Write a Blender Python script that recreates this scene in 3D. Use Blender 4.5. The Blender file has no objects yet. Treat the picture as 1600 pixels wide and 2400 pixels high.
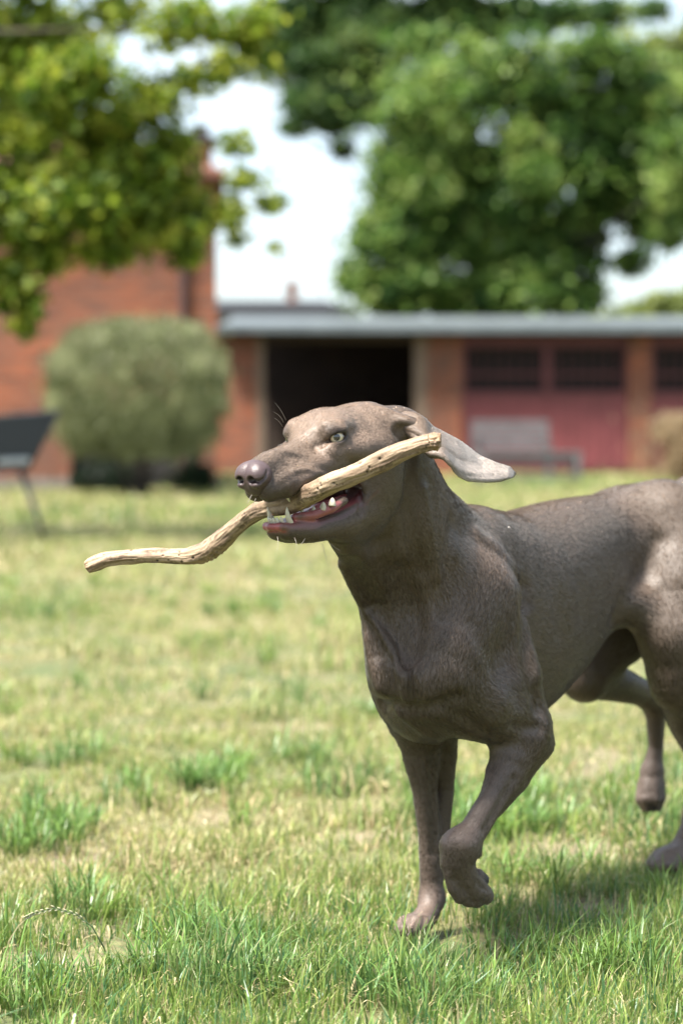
import bpy, math, random
import numpy as np
from mathutils import Vector, noise as mn
random.seed(7)
SC = bpy.context.scene
COL = SC.collection
PARTS = {'dog', 'fur', 'bg', 'grass'}

# ------------------------------------------------------------------ camera
FPX = 2400 * 85.0 / 36.0          # focal length in photo pixels (photo 1600 x 2400)
HOR = 1020.0                      # horizon row
CAMH = 0.74
cam = bpy.data.cameras.new('camera')
cam.lens = 85; cam.sensor_fit = 'VERTICAL'; cam.sensor_height = 36; cam.sensor_width = 24
cam.shift_y = -(1200 - HOR) / 2400.0
cam.clip_start = 0.05; cam.clip_end = 2000
cam.dof.use_dof = True; cam.dof.focus_distance = 3.22; cam.dof.aperture_fstop = 3.7
cam.dof.aperture_blades = 0
camo = bpy.data.objects.new('camera', cam); COL.objects.link(camo)
camo.location = (0, 0, CAMH); camo.rotation_euler = (math.radians(90), 0, 0)
SC.camera = camo

# ------------------------------------------------------------------ light
SUN_EL, SUN_AZ = 64.0, -126.0      # azimuth measured from +Y (away from the camera) towards +X
w = bpy.data.worlds.new('World'); SC.world = w; w.use_nodes = True
nt = w.node_tree; nt.nodes.clear()
wo = nt.nodes.new('ShaderNodeOutputWorld'); bgn = nt.nodes.new('ShaderNodeBackground')
sky = nt.nodes.new('ShaderNodeTexSky'); sky.sky_type = 'NISHITA'; sky.sun_disc = False
sky.sun_elevation = math.radians(SUN_EL); sky.sun_rotation = math.radians(SUN_AZ)
sky.air_density = 1.0; sky.dust_density = 2.5; sky.ozone_density = 1.0
tc = nt.nodes.new('ShaderNodeTexCoord'); mp = nt.nodes.new('ShaderNodeMapping'); mp.inputs['Scale'].default_value = (1, 1, 2.6)
cn = nt.nodes.new('ShaderNodeTexNoise'); cn.inputs['Scale'].default_value = 3.4; cn.inputs['Detail'].default_value = 6
cr = nt.nodes.new('ShaderNodeMapRange'); cr.inputs['From Min'].default_value = 0.36; cr.inputs['From Max'].default_value = 0.62
cr.inputs['To Min'].default_value = 0.15; cr.inputs['To Max'].default_value = 0.95
mx = nt.nodes.new('ShaderNodeMix'); mx.data_type = 'RGBA'; mx.inputs[7].default_value = (3.3, 3.8, 4.15, 1)
nt.links.new(tc.outputs['Generated'], mp.inputs['Vector']); nt.links.new(mp.outputs['Vector'], cn.inputs['Vector'])
nt.links.new(cn.outputs['Fac'], cr.inputs['Value']); nt.links.new(cr.outputs['Result'], mx.inputs[0])
nt.links.new(sky.outputs['Color'], mx.inputs[6]); nt.links.new(mx.outputs[2], bgn.inputs['Color'])
bgn.inputs['Strength'].default_value = 0.075
nt.links.new(bgn.outputs['Background'], wo.inputs['Surface'])
sl = bpy.data.lights.new('sun', 'SUN'); sl.energy = 3.7; sl.angle = math.radians(13.0); sl.color = (1.0, 0.95, 0.87)
so = bpy.data.objects.new('sun', sl); COL.objects.link(so)
el, az = math.radians(SUN_EL), math.radians(SUN_AZ)
sdir = Vector((math.sin(az) * math.cos(el), math.cos(az) * math.cos(el), math.sin(el)))
so.rotation_euler = sdir.to_track_quat('Z', 'Y').to_euler()
SC.view_settings.view_transform = 'Standard'; SC.view_settings.look = 'None'
SC.view_settings.exposure = 2.38; SC.view_settings.gamma = 1
SC.cycles.use_denoising = True
SC.cycles.max_bounces = 8; SC.cycles.diffuse_bounces = 2; SC.cycles.transparent_max_bounces = 12

# ------------------------------------------------------------------ helpers
def P(px, py, D):
    """world point seen at photo pixel (px, py) at distance D"""
    return np.array(((px - 800) / FPX * D, D, CAMH - (py - HOR) / FPX * D))
def X_at(px, D): return (px - 800) / FPX * D
def Z_at(py, D): return CAMH - (py - HOR) / FPX * D
def tag(o, label=None, cat=None, group=None, kind=None):
    if label: o['label'] = label
    if cat: o['category'] = cat
    if group: o['group'] = group
    if kind: o['kind'] = kind
    return o
def empty(name, loc=(0, 0, 0), rz=0.0, **kw):
    o = bpy.data.objects.new(name, None); COL.objects.link(o); o.location = loc; o.rotation_euler = (0, 0, rz)
    o.empty_display_size = 0.1
    return tag(o, **kw)
def link(name, me, mat, parent=None, smooth=True):
    o = bpy.data.objects.new(name, me); COL.objects.link(o)
    if mat: me.materials.append(mat)
    if smooth is not None and len(me.polygons):
        me.polygons.foreach_set('use_smooth', np.full(len(me.polygons), bool(smooth)))
    if parent:
        o.parent = parent
        # vertices are given in world space: undo the parent's own transform
        import mathutils
        pm = mathutils.Matrix.LocRotScale(parent.location, parent.rotation_euler, parent.scale)
        if parent.parent:
            q = parent.parent
            pm = mathutils.Matrix.LocRotScale(q.location, q.rotation_euler, q.scale) @ parent.matrix_parent_inverse @ pm
        o.matrix_parent_inverse = pm.inverted()
    return o
def mesh_np(name, V, F):
    """V (n,3), F (m,k) array with constant k"""
    V = np.asarray(V, np.float32); F = np.asarray(F, np.int32)
    me = bpy.data.meshes.new(name); m, k = F.shape
    me.vertices.add(len(V)); me.vertices.foreach_set('co', V.ravel())
    me.loops.add(m * k); me.loops.foreach_set('vertex_index', F.ravel())
    me.polygons.add(m); me.polygons.foreach_set('loop_start', np.arange(0, m * k, k, dtype=np.int32))
    me.update(calc_edges=True)
    return me
def attr_f(me, name, data, dom='POINT'):
    a = me.attributes.new(name, 'FLOAT', dom); a.data.foreach_set('value', np.asarray(data, np.float32))
def attr_c(me, name, data, dom='POINT'):
    d = np.asarray(data, np.float32)
    if d.shape[1] == 3: d = np.hstack([d, np.ones((len(d), 1), np.float32)])
    a = me.attributes.new(name, 'FLOAT_COLOR', dom); a.data.foreach_set('color', d.ravel())
class MB:
    """collects boxes, prisms and tubes into one mesh"""
    def __init__(s): s.v = []; s.f = []
    def box(s, x0, x1, y0, y1, z0, z1):
        b = len(s.v); s.v += [(x, y, z) for z in (z0, z1) for x, y in ((x0, y0), (x1, y0), (x1, y1), (x0, y1))]
        s.f += [tuple(b + i for i in q) for q in ((3, 2, 1, 0), (4, 5, 6, 7), (0, 1, 5, 4), (1, 2, 6, 5), (2, 3, 7, 6), (3, 0, 4, 7))]
        return s
    def quad(s, *p):
        b = len(s.v); s.v += [tuple(q) for q in p]; s.f.append(tuple(range(b, b + len(p)))); return s
    def slab(s, pts, th):
        """4-point quad pushed by vector th into a solid"""
        b = len(s.v); pts = [Vector(p) for p in pts]; th = Vector(th)
        s.v += [tuple(p) for p in pts] + [tuple(p + th) for p in pts]; n = len(pts)
        s.f.append(tuple(range(b, b + n))); s.f.append(tuple(reversed(range(b + n, b + 2 * n))))
        for i in range(n): s.f.append((b + i, b + (i + 1) % n, b + n + (i + 1) % n, b + n + i)[::-1])
        return s
    def tube(s, pts, rad, n=8, cap=True):
        pts = [Vector(p) for p in pts]; m = len(pts)
        if not hasattr(rad, '__len__'): rad = [rad] * m
        b = len(s.v); up = Vector((0.13, 0.21, 0.97))
        for i, p in enumerate(pts):
            t = (pts[min(i + 1, m - 1)] - pts[max(i - 1, 0)]).normalized()
            a = t.cross(up)
            if a.length < 1e-3: a = t.cross(Vector((1, 0, 0)))
            a.normalize(); c = t.cross(a)
            for k in range(n):
                an = 2 * math.pi * k / n; s.v.append(tuple(p + (a * math.cos(an) + c * math.sin(an)) * rad[i]))
        for i in range(m - 1):
            for k in range(n):
                s.f.append((b + i * n + k, b + (i + 1) * n + k, b + (i + 1) * n + (k + 1) % n, b + i * n + (k + 1) % n))
        if cap:
            s.f.append(tuple(b + k for k in range(n))); s.f.append(tuple(b + (m - 1) * n + k for k in reversed(range(n))))
        return s
    def build(s, name, mat, parent=None, smooth=False, bevel=0.0):
        me = bpy.data.meshes.new(name); me.from_pydata(s.v, [], s.f); me.update()
        o = link(name, me, mat, parent, smooth)
        if bevel:
            m = o.modifiers.new('bevel', 'BEVEL'); m.width = bevel; m.segments = 2; m.limit_method = 'ANGLE'
        return o

# ------------------------------------------------------------------ materials
K = 0.68                          # overall albedo level, balanced against the exposure
def kc(c): return tuple(v * K for v in c)
def nmat(name):
    m = bpy.data.materials.new(name); m.use_nodes = True; t = m.node_tree; t.nodes.clear()
    out = t.nodes.new('ShaderNodeOutputMaterial'); b = t.nodes.new('ShaderNodeBsdfPrincipled')
    t.links.new(b.outputs[0], out.inputs['Surface'])
    return m, t, b, out
def N(t, typ, **kw):
    n = t.nodes.new(typ)
    for k, v in kw.items():
        if k in n.inputs: n.inputs[k].default_value = v
        else: setattr(n, k, v)
    return n
def ramp(t, stops, fac):
    r = t.nodes.new('ShaderNodeValToRGB'); e = r.color_ramp.elements
    e[0].position, e[0].color = stops[0][0], (*stops[0][1], 1); e[1].position, e[1].color = stops[-1][0], (*stops[-1][1], 1)
    for p, c in stops[1:-1]:
        x = e.new(p); x.color = (*c, 1)
    t.links.new(fac, r.inputs[0]); return r.outputs[0]
def mixc(t, fac, a, b, blend='MIX'):
    m = t.nodes.new('ShaderNodeMix'); m.data_type = 'RGBA'; m.blend_type = blend
    for s, v in ((0, fac), (6, a), (7, b)):
        if hasattr(v, 'is_output') or isinstance(v, bpy.types.NodeSocket): t.links.new(v, m.inputs[s])
        elif isinstance(v, (int, float)): m.inputs[s].default_value = v
        else: m.inputs[s].default_value = (*v[:3], 1)
    return m.outputs[2]
def bump(t, b, h, strength=0.4, dist=0.01):
    n = N(t, 'ShaderNodeBump', Strength=strength, Distance=dist); t.links.new(h, n.inputs['Height']); t.links.new(n.outputs[0], b.inputs['Normal'])
def noisy(name, c1, c2, scale=5, rough=0.7, detail=5, metal=0.0, bmp=0.3, bdist=0.005, c3=None):
    m, t, b, _ = nmat(name); co = N(t, 'ShaderNodeTexCoord')
    n = N(t, 'ShaderNodeTexNoise', Scale=scale, Detail=detail, Roughness=0.6); t.links.new(co.outputs['Object'], n.inputs['Vector'])
    st = [(0.3, kc(c1)), (0.7, kc(c2))]
    t.links.new(ramp(t, st, n.outputs['Fac']), b.inputs['Base Color'])
    b.inputs['Roughness'].default_value = rough; b.inputs['Metallic'].default_value = metal
    if bmp: bump(t, b, n.outputs['Fac'], bmp, bdist)
    return m
# ================================================================== implicit-surface sculptor
def smin(a, b, k):
    if k <= 0: return np.minimum(a, b)
    h = np.clip(0.5 + 0.5 * (b - a) / k, 0, 1)
    return b + (a - b) * h - k * h * (1 - h)
def smax(a, b, k): return -smin(-a, -b, k)
class Frame:
    def __init__(s, o, R): s.o = np.array(o, float); s.R = np.array(R, float)   # rows of R = local axes in world
    def loc(s, p): return (p - s.o) @ s.R.T
    def wld(s, q): return np.asarray(q, float) @ s.R + s.o
IDF = Frame((0, 0, 0), np.eye(3))
class Op: pass
class Sculpt:
    def __init__(s): s.ops = []; s.todo = []
    def add(s, fn, c, R, mode='u', k=0.01, fr=IDF, mirror=False, flow=None):
        o = Op(); o.fn = fn; o.mode = mode; o.k = k; o.fr = fr; o.mirror = mirror; o.flow = flow
        c = np.array(c, float); o.cs = [fr.wld(c)]
        if mirror: o.cs.append(fr.wld(c * np.array((1, -1, 1))))
        o.R = R; s.ops.append(o); return o
    def cone(s, a, b, ra, rb, mode='u', k=0.01, fr=IDF, mirror=False, A=None, w=None, sq=None):
        a = np.array(a, float); b = np.array(b, float); ab = b - a; L2 = max(ab @ ab, 1e-12)
        def fn(p):
            d = p - a; h = np.clip((d @ ab) / L2, 0, 1); q = d - h[:, None] * ab
            return np.sqrt((q * q).sum(1)) - (ra + (rb - ra) * h)
        f = ab / math.sqrt(L2)
        o = s.add(fn, (a + b) / 2, math.sqrt(L2) / 2 + max(ra, rb), mode, k, fr, mirror, f @ fr.R)
        if mode == 'g': o.A = A; o.w = w; o.R += 3 * w
        return o
    def chain(s, pts, k=0.01, mode='u', fr=IDF, mirror=False, A=None, w=None):
        Q = np.array([p[:3] for p in pts], float); rr = np.array([(p[3] if len(p) > 3 else 0.0) for p in pts], float)
        segs = [(Q[i], Q[i + 1] - Q[i], rr[i], rr[i + 1]) for i in range(len(Q) - 1)]
        kk = min(k * 0.5, 0.006) if len(segs) > 1 else 0.0
        def fn(p):
            out = None
            for a, ab, ra, rb in segs:
                d = p - a; h = np.clip((d @ ab) / max(ab @ ab, 1e-12), 0, 1); q = d - h[:, None] * ab
                h2 = h * h * (3 - 2 * h) * 0.5 + h * 0.5
                v = np.sqrt((q * q).sum(1)) - (ra + (rb - ra) * h2)
                out = v if out is None else np.minimum(out, v)
            return out
        c = (Q.min(0) + Q.max(0)) / 2; R = (np.sqrt(((Q - c) ** 2).sum(1)) + rr).max()
        o = s.add(fn, c, R, mode, k, fr, mirror)
        o.segs = segs
        if mode == 'g': o.A = A; o.w = w; o.R += 3 * w
        return o
    def pchain(s, pts, k=0.01, mode='u', A=None, w=None):
        s.chain([(*P(*p[:3]), *p[3:]) for p in pts], k, mode, A=A, w=w)
    def ell(s, c, r, mode='u', k=0.01, fr=IDF, mirror=False, rot=None, flow=None):
        c = np.array(c, float); r = np.array(r, float); R = None if rot is None else np.array(rot, float)
        def fn(p):
            d = p - c
            if R is not None: d = d @ R.T
            k0 = np.sqrt(((d / r) ** 2).sum(1)); k1 = np.sqrt(((d / (r * r)) ** 2).sum(1)) + 1e-9
            return k0 * (k0 - 1) / k1
        return s.add(fn, c, r.max(), mode, k, fr, mirror, flow)
    def cast(s, px, py):
        """first surface point on the lines of sight through photo pixels"""
        px, py = np.asarray(px, float), np.asarray(py, float); Ds = np.linspace(2.95, 4.7, 260)
        pts = np.stack([(px[:, None] - 800) / FPX * Ds, Ds + 0 * px[:, None], CAMH - (py[:, None] - HOR) / FPX * Ds], -1)
        d = s.eval(pts.reshape(-1, 3)).reshape(len(px), -1); i = np.argmax(d < 0, axis=1); hit = d.min(1) < 0
        j = np.where(hit, i, d.argmin(1)); j0 = np.maximum(j - 1, 0); r = np.arange(len(px)); a, b = d[r, j0], d[r, j]
        t = np.where(hit & (j > 0), a / np.maximum(a - b, 1e-6), 1.0); D = Ds[j0] + (Ds[j] - Ds[j0]) * t
        return np.stack([(px - 800) / FPX * D, D, CAMH - (py - HOR) / FPX * D], 1)
    def groove(s, pts, A, w, defer=None):
        """carve (A>0) or raise (A<0) a line that follows the surface"""
        pts = np.array(pts, float); d = np.r_[0, np.cumsum(np.hypot(*np.diff(pts, axis=0).T))]; n = max(3, int(d[-1] / 14) + 1); q = np.linspace(0, d[-1], n)
        s.todo.append((np.interp(q, d, pts[:, 0]), np.interp(q, d, pts[:, 1]), A, w))
    def cut(s):
        X = np.concatenate([t[0] for t in s.todo]); Y = np.concatenate([t[1] for t in s.todo]); Q = s.cast(X, Y); k = 0
        for px, py, A, w in s.todo:
            q = Q[k:k + len(px)]; k += len(px)
            n = len(q); q = np.hstack([q, np.zeros((n, 1))]); s.chain([tuple(x) for x in q], 0, 'g', A=A, w=w)
        s.todo = []
    def eval(s, p, ops=None):
        d = np.full(len(p), 9.0)
        cache = {}
        for o in (s.ops if ops is None else ops):
            key = id(o.fr)
            if key not in cache: cache[key] = p if o.fr is IDF else o.fr.loc(p)
            q = cache[key]
            if o.mirror:
                mk = (key, 1)
                if mk not in cache:
                    qq = q.copy(); qq[:, 1] = np.abs(qq[:, 1]); cache[mk] = qq
                q = cache[mk]
            v = o.fn(q)
            if o.mode == 'u': d = smin(d, v, o.k)
            elif o.mode == 's': d = smax(d, -v, o.k)
            elif o.mode == 'g': d = d + o.A * np.exp(-(v / o.w) ** 2)
        return d
    def near(s, c, rad):
        out = []
        for o in s.ops:
            m = min(np.sqrt(((x - c) ** 2).sum()) for x in o.cs) - o.R
            if m < rad + 2 * o.k + 0.006: out.append(o)
        return out
    def mesh(s, gx, gy, gz, B=14):
        nb = [(len(g) - 2) // B + 1 for g in (gx, gy, gz)]
        G = [np.concatenate([g, g[-1] + (np.arange(1, n * B + 2 - len(g) + 1)) * (g[-1] - g[-2])]) for g, n in zip((gx, gy, gz), nb)]
        gx, gy, gz = G; ny, nz = len(gy) + 1, len(gz) + 1
        bi = np.array([(i, j, k) for i in range(nb[0]) for j in range(nb[1]) for k in range(nb[2])])
        lo = np.stack([g[bi[:, a] * B] for a, g in enumerate(G)], 1); hi = np.stack([g[bi[:, a] * B + B] for a, g in enumerate(G)], 1)
        cen = (lo + hi) / 2; hd = np.sqrt(((hi - lo) ** 2).sum(1)) / 2
        dc = s.eval(cen); act = np.where(np.abs(dc) < hd * 1.6 + 0.012)[0]
        cid, cpos, quads = [], [], []
        enc = lambda i, j, k: (i.astype(np.int64) * ny + j) * nz + k
        for b in act:
            ops = s.near(cen[b], hd[b])
            if not ops: continue
            i0, j0, k0 = bi[b] * B
            xs, ys, zs = gx[i0:i0 + B + 1], gy[j0:j0 + B + 1], gz[k0:k0 + B + 1]
            pts = np.stack(np.meshgrid(xs, ys, zs, indexing='ij'), -1).reshape(-1, 3)
            D = s.eval(pts, ops).reshape(B + 1, B + 1, B + 1); S = D < 0
            if S.all() or not S.any(): continue
            cnt = np.zeros((B,) * 3, np.int32)
            for a in (0, 1):
                for c in (0, 1):
                    for e in (0, 1): cnt += S[a:B + a, c:B + c, e:B + e]
            I, J, K = np.where((cnt > 0) & (cnt < 8))
            acc = np.zeros((len(I), 3)); n = np.zeros(len(I)); gl = (xs, ys, zs)
            for ax in range(3):
                o1, o2 = [x for x in range(3) if x != ax]
                for a in (0, 1):
                    for c in (0, 1):
                        of = [0, 0, 0]; of[o1] = a; of[o2] = c
                        A_ = [I + of[0], J + of[1], K + of[2]]; B_ = list(A_); B_[ax] = B_[ax] + 1
                        da = D[tuple(A_)]; db = D[tuple(B_)]; m = (da < 0) != (db < 0)
                        t = np.where(m, da / np.where(m, da - db, 1), 0)
                        pa = np.stack([gl[q][A_[q]] for q in range(3)], 1); pb = np.stack([gl[q][B_[q]] for q in range(3)], 1)
                        acc += np.where(m[:, None], pa + (pb - pa) * t[:, None], 0); n += m
            cid.append(enc(I + i0, J + j0, K + k0)); cpos.append(acc / n[:, None])
            for ax in range(3):
                sl0 = [slice(0, B)] * 3; sl1 = [slice(0, B)] * 3; sl1[ax] = slice(1, B + 1)
                a0 = S[tuple(sl0)]; a1 = S[tuple(sl1)]
                E = np.where(a0 != a1); flip = a0[E]
                g = [E[0] + i0, E[1] + j0, E[2] + k0]; o1, o2 = (ax + 1) % 3, (ax + 2) % 3
                q = []
                for da, db in ((-1, -1), (0, -1), (0, 0), (-1, 0)):
                    h = list(g); h[o1] = h[o1] + da; h[o2] = h[o2] + db; q.append(enc(*h))
                q = np.stack(q, 1); q[~flip] = q[~flip][:, ::-1]; quads.append(q)
        cid = np.concatenate(cid); cpos = np.concatenate(cpos); quads = np.concatenate(quads)
        o = np.argsort(cid); cid = cid[o]; cpos = cpos[o]
        idx = np.searchsorted(cid, quads); idx = np.clip(idx, 0, len(cid) - 1)
        ok = (cid[idx] == quads).all(1); print('surface nets: verts', len(cid), 'quads', len(quads), 'missing', int((~ok).sum()))
        return cpos, idx[ok]
def vnormals(V, F):
    a = V[F[:, 2]] - V[F[:, 0]]; b = V[F[:, 3]] - V[F[:, 1]]; fn = np.cross(a, b); n = np.zeros_like(V)
    for c in range(4): 
        for ax in range(3): n[:, ax] += np.bincount(F[:, c], fn[:, ax], len(V))
    return n / (np.linalg.norm(n, axis=1)[:, None] + 1e-12)
def relax(V, F, it=2, lam=0.5):
    E = np.concatenate([F[:, [0, 1]], F[:, [1, 2]], F[:, [2, 3]], F[:, [3, 0]]])
    deg = np.bincount(E.ravel(), minlength=len(V)).astype(float)[:, None]
    for _ in range(it):
        for l in (lam, -lam * 1.04):
            A = np.zeros_like(V)
            for ax in range(3):
                A[:, ax] = np.bincount(E[:, 0], V[E[:, 1], ax], len(V)) + np.bincount(E[:, 1], V[E[:, 0], ax], len(V))
            V = V + l * (A / np.maximum(deg, 1) - V)
    return V
def grid(spans):
    out = [spans[0][0]]
    for a, b, h in spans:
        n = max(1, int(round((b - out[-1]) / h))); out += list(np.linspace(out[-1], b, n + 1)[1:])
    return np.array(out)
def sstep(x, a, b):
    t = np.clip((x - a) / (b - a), 0, 1); return t * t * (3 - 2 * t)
# ================================================================== the dog
TH, PI_ = math.radians(50), math.radians(11)
HF = np.array((-math.cos(TH) * math.cos(PI_), -math.sin(TH) * math.cos(PI_), -math.sin(PI_)))
HL = np.array((math.sin(TH), -math.cos(TH), 0.0))
HU = np.cross(HL, HF); HU = HU if HU[2] > 0 else -HU
HO = P(733, 1024, 3.25)
HEAD = Frame(HO, np.stack([HF, HL, HU]))
def body_pt(a, l, z):
    fw = np.array((-0.55, -0.835)); lf = np.array((0.835, -0.55))
    xy = np.array((0.193, 3.65)) + a * fw + l * lf
    return np.array((xy[0], xy[1], z))
BODY = Frame(body_pt(0, 0, 0), np.array(((-0.55, -0.835, 0), (0.835, -0.55, 0), (0, 0, 1.0))))

def sculpt_dog():
    S = Sculpt(); H = dict(fr=HEAD); M = dict(fr=HEAD, mirror=True)
    # ---- trunk: lofted sections  (a, centre l, half width, bottom z, top z)
    st = np.array([(-0.66, 0.00, 0.050, 0.530, 0.612),
                   (-0.58, 0.00, 0.080, 0.490, 0.633),
                   (-0.48, 0.00, 0.088, 0.462, 0.643),
                   (-0.37, 0.00, 0.084, 0.405, 0.640),
                   (-0.27, 0.00, 0.098, 0.345, 0.635),
                   (-0.14, 0.00, 0.112, 0.295, 0.620),
                   (-0.02, 0.00, 0.106, 0.285, 0.614),
                   (0.08, 0.00, 0.085, 0.310, 0.590),
                   (0.17, 0.00, 0.060, 0.350, 0.530)])
    ia = np.linspace(st[0, 0], st[-1, 0], 160)
    tab = np.stack([np.interp(ia, st[:, 0], st[:, i]) for i in range(1, 5)], 1)
    ker = np.hanning(25); ker /= ker.sum()
    for c in range(4): tab[:, c] = np.convolve(np.pad(tab[:, c], 12, mode='edge'), ker, 'valid')
    def trunk(p):
        a = np.clip(p[:, 0], ia[0], ia[-1]); l0, hw, b, t = (np.interp(a, ia, tab[:, c]) for c in range(4))
        zc = (b + t) / 2 + 0.02; hh = np.where(p[:, 2] > zc, t - zc, zc - b)
        y = np.abs(p[:, 1] - l0); z = p[:, 2] - zc
        e = 2.25; q = ((y / hw) ** e + (np.abs(z) / hh) ** e) ** (1 / e)
        r = np.sqrt(y * y + z * z) + 1e-6
        d = r * (1 - 1 / np.maximum(q, 0.05))
        da = np.abs(p[:, 0] - a) * 1.0
        return np.where(da > 0, np.sqrt(np.maximum(d + 0.03, 0) ** 2 + da ** 2) - 0.03, d)
    S.add(trunk, (-0.24, 0, 0.49), 0.52, 'u', 0.02, BODY, flow=-BODY.R[0] + np.array((0, 0, -0.25)))
    # ---- neck and throat
    S.pchain([(880, 1120, 3.36, .060), (922, 1230, 3.40, .068), (968, 1350, 3.46, .082), (1000, 1460, 3.50, .092), (1010, 1540, 3.50, .082)], .03)
    S.pchain([(925, 1010, 3.37, .034), (955, 1090, 3.40, .034), (990, 1175, 3.46, .040), (1065, 1262, 3.58, .048), (1140, 1300, 3.68, .055)], .05)
    S.pchain([(800, 1225, 3.27, .028), (842, 1310, 3.37, .025), (882, 1400, 3.43, .025), (910, 1500, 3.43, .034), (932, 1590, 3.42, .036)], .025)
    # ---- fore-chest
    S.ell(P(955, 1560, 3.47), (.055, .06, .070), k=.03)
    S.ell(P(935, 1590, 3.53), (.038, .05, .072), k=.03)
    S.ell(P(1000, 1660, 3.48), (.055, .07, .05), k=.03)
    # ---- near shoulder, upper arm, folded foreleg
    S.pchain([(1108, 1275, 3.62, .038), (1080, 1400, 3.50, .070), (1035, 1530, 3.42, .066), (1020, 1580, 3.405, .060)], .05)
    S.pchain([(1025, 1590, 3.41, .054), (1120, 1645, 3.44, .055), (1215, 1705, 3.50, .036)], .03)
    S.pchain([(1130, 1420, 3.52, .056), (1185, 1590, 3.50, .052), (1235, 1695, 3.51, .030), (1262, 1742, 3.52, .021)], .035)
    S.pchain([(1215, 1740, 3.49, .040), (1187, 1810, 3.46, .028), (1150, 1880, 3.425, .0190), (1110, 1945, 3.40, .0195), (1078, 1985, 3.385, .0245)], .02)
    S.pchain([(1252, 1745, 3.51, .023), (1218, 1830, 3.48, .013), (1160, 1900, 3.44, .010)], .012)
    S.pchain([(1078, 1985, 3.385, .0255), (1070, 2018, 3.385, .0240), (1088, 2056, 3.395, .0200), (1108, 2084, 3.41, .0185)], .012)
    S.pchain([(1112, 1975, 3.41, .011), (1114, 1998, 3.41, .009)], .008)
    # lifted paw: wrist folded, toes hanging back, pads facing behind
    S.pchain([(1108, 2080, 3.41, .0165), (1128, 2094, 3.42, .0150), (1137, 2100, 3.425, .0120)], .006)
    S.pchain([(1092, 2086, 3.395, .0130), (1104, 2106, 3.405, .0120), (1118, 2114, 3.415, .0085)], .004)
    S.pchain([(1072, 2072, 3.385, .0110), (1082, 2098, 3.39, .0110), (1094, 2112, 3.40, .0080)], .004)
    S.pchain([(1054, 2048, 3.375, .0090), (1062, 2082, 3.38, .0085), (1074, 2106, 3.39, .0065)], .005)
    S.pchain([(1118, 2052, 3.43, .0100), (1130, 2062, 3.435, .0095)], .004)
    # ---- far foreleg, standing
    S.pchain([(964, 1600, 3.56, .052), (976, 1680, 3.57, .045), (985, 1760, 3.58, .028), (996, 1860, 3.59, .0185), (1005, 1960, 3.60, .0158), (1010, 2060, 3.61, .0172), (1012, 2105, 3.61, .0180)], .022)
    S.pchain([(1020, 1660, 3.60, .045), (1034, 1750, 3.61, .024), (1041, 1850, 3.62, .0145), (1036, 1930, 3.62, .0125), (1026, 2040, 3.62, .0110)], .014)
    S.pchain([(1012, 2105, 3.61, .0175), (1002, 2140, 3.59, .0175), (988, 2160, 3.57, .0175)], .012)
    for dx, dd in ((-18, .012), (-6, -.004), (8, -.008), (22, .0)):
        S.pchain([(985 + dx * .5, 2155, 3.58 + dd, .0115), (968 + dx, 2165, 3.55 + dd, .0125), (955 + dx, 2180, 3.53 + dd, .0095)], .003)
    # ---- near hindquarter
    S.pchain([(1560, 1235, 4.04, .078), (1600, 1380, 4.00, .092), (1592, 1500, 3.95, .066), (1592, 1600, 3.955, .046)], .06)
    S.pchain([(1640, 1300, 4.12, .085), (1690, 1480, 4.12, .070), (1660, 1620, 4.08, .045)], .05)
    S.pchain([(1590, 1570, 3.95, .047), (1610, 1680, 4.02, .036), (1650, 1780, 4.12, .026), (1662, 1800, 4.14, .023)], .025)
    S.pchain([(1690, 1600, 4.13, .02), (1690, 1760, 4.17, .012), (1675, 1800, 4.17, .013)], .02)
    S.pchain([(1662, 1800, 4.15, .0215), (1632, 1860, 4.12, .0190), (1618, 1940, 4.10, .0180), (1602, 1985, 4.09, .021)], .015)
    S.pchain([(1435, 1400, 3.90, .028), (1500, 1428, 3.92, .022), (1550, 1470, 3.93, .025)], .05)
    for dx, dd in ((-16, .022), (-4, -.002), (14, -.012), (34, -.004)):
        S.pchain([(1592 + dx * .6, 1990, 4.08 + dd, .013), (1562 + dx, 2008, 4.05 + dd, .0145), (1542 + dx, 2028, 4.03 + dd, .0120)], .008)
    # ---- far hindquarter, leg swung back and lifted
    S.pchain([(1500, 1300, 4.22, .080), (1440, 1480, 4.14, .062), (1372, 1570, 4.09, .040), (1366, 1592, 4.085, .036)], .04)
    S.pchain([(1372, 1592, 4.09, .033), (1445, 1602, 4.17, .031), (1500, 1622, 4.24, .024), (1535, 1650, 4.28, .021)], .02)
    S.pchain([(1535, 1650, 4.28, .0195), (1536, 1750, 4.30, .0140), (1527, 1810, 4.30, .0185)], .015)
    S.pchain([(1527, 1810, 4.30, .021), (1524, 1850, 4.295, .0215)], .01)
    for dx, dd in ((-20, .008), (-8, -.006), (8, -.008), (20, .004)):
        S.pchain([(1525 + dx, 1835, 4.29 + dd, .0105), (1523 + dx * 1.05, 1872, 4.28 + dd, .0115), (1524 + dx * .8, 1893, 4.285 + dd, .0080)], .003)
    # ---- rump and tail
    S.pchain([(1450, 1228, 4.10, .055), (1540, 1228, 4.20, .050)], .04)
    S.chain([(*body_pt(-.58, 0, .592), .030), (*body_pt(-.68, 0, .622), .024), (*body_pt(-.80, 0, .660), .018), (*body_pt(-.92, 0, .690), .011)], .03)
    # ---- head: cranium, brows, muzzle, jaw
    S.ell((-.070, 0, -.024), (.086, .059, .050), k=.02, flow=-HF, **H)
    S.ell((-.100, 0, -.036), (.060, .052, .056), k=.03, flow=-HF, **H)
    S.ell((-.026, 0, .003), (.045, .038, .032), k=.02, flow=-HF, **H)
    S.ell((-.012, .030, .010), (.024, .018, .012), k=.016, flow=-HF, **M)
    S.chain([(-.015, 0, -.014, .027), (.045, 0, -.021, .0225), (.095, 0, -.020, .0190), (.118, 0, -.024, .0180)], .018, **H)
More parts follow.
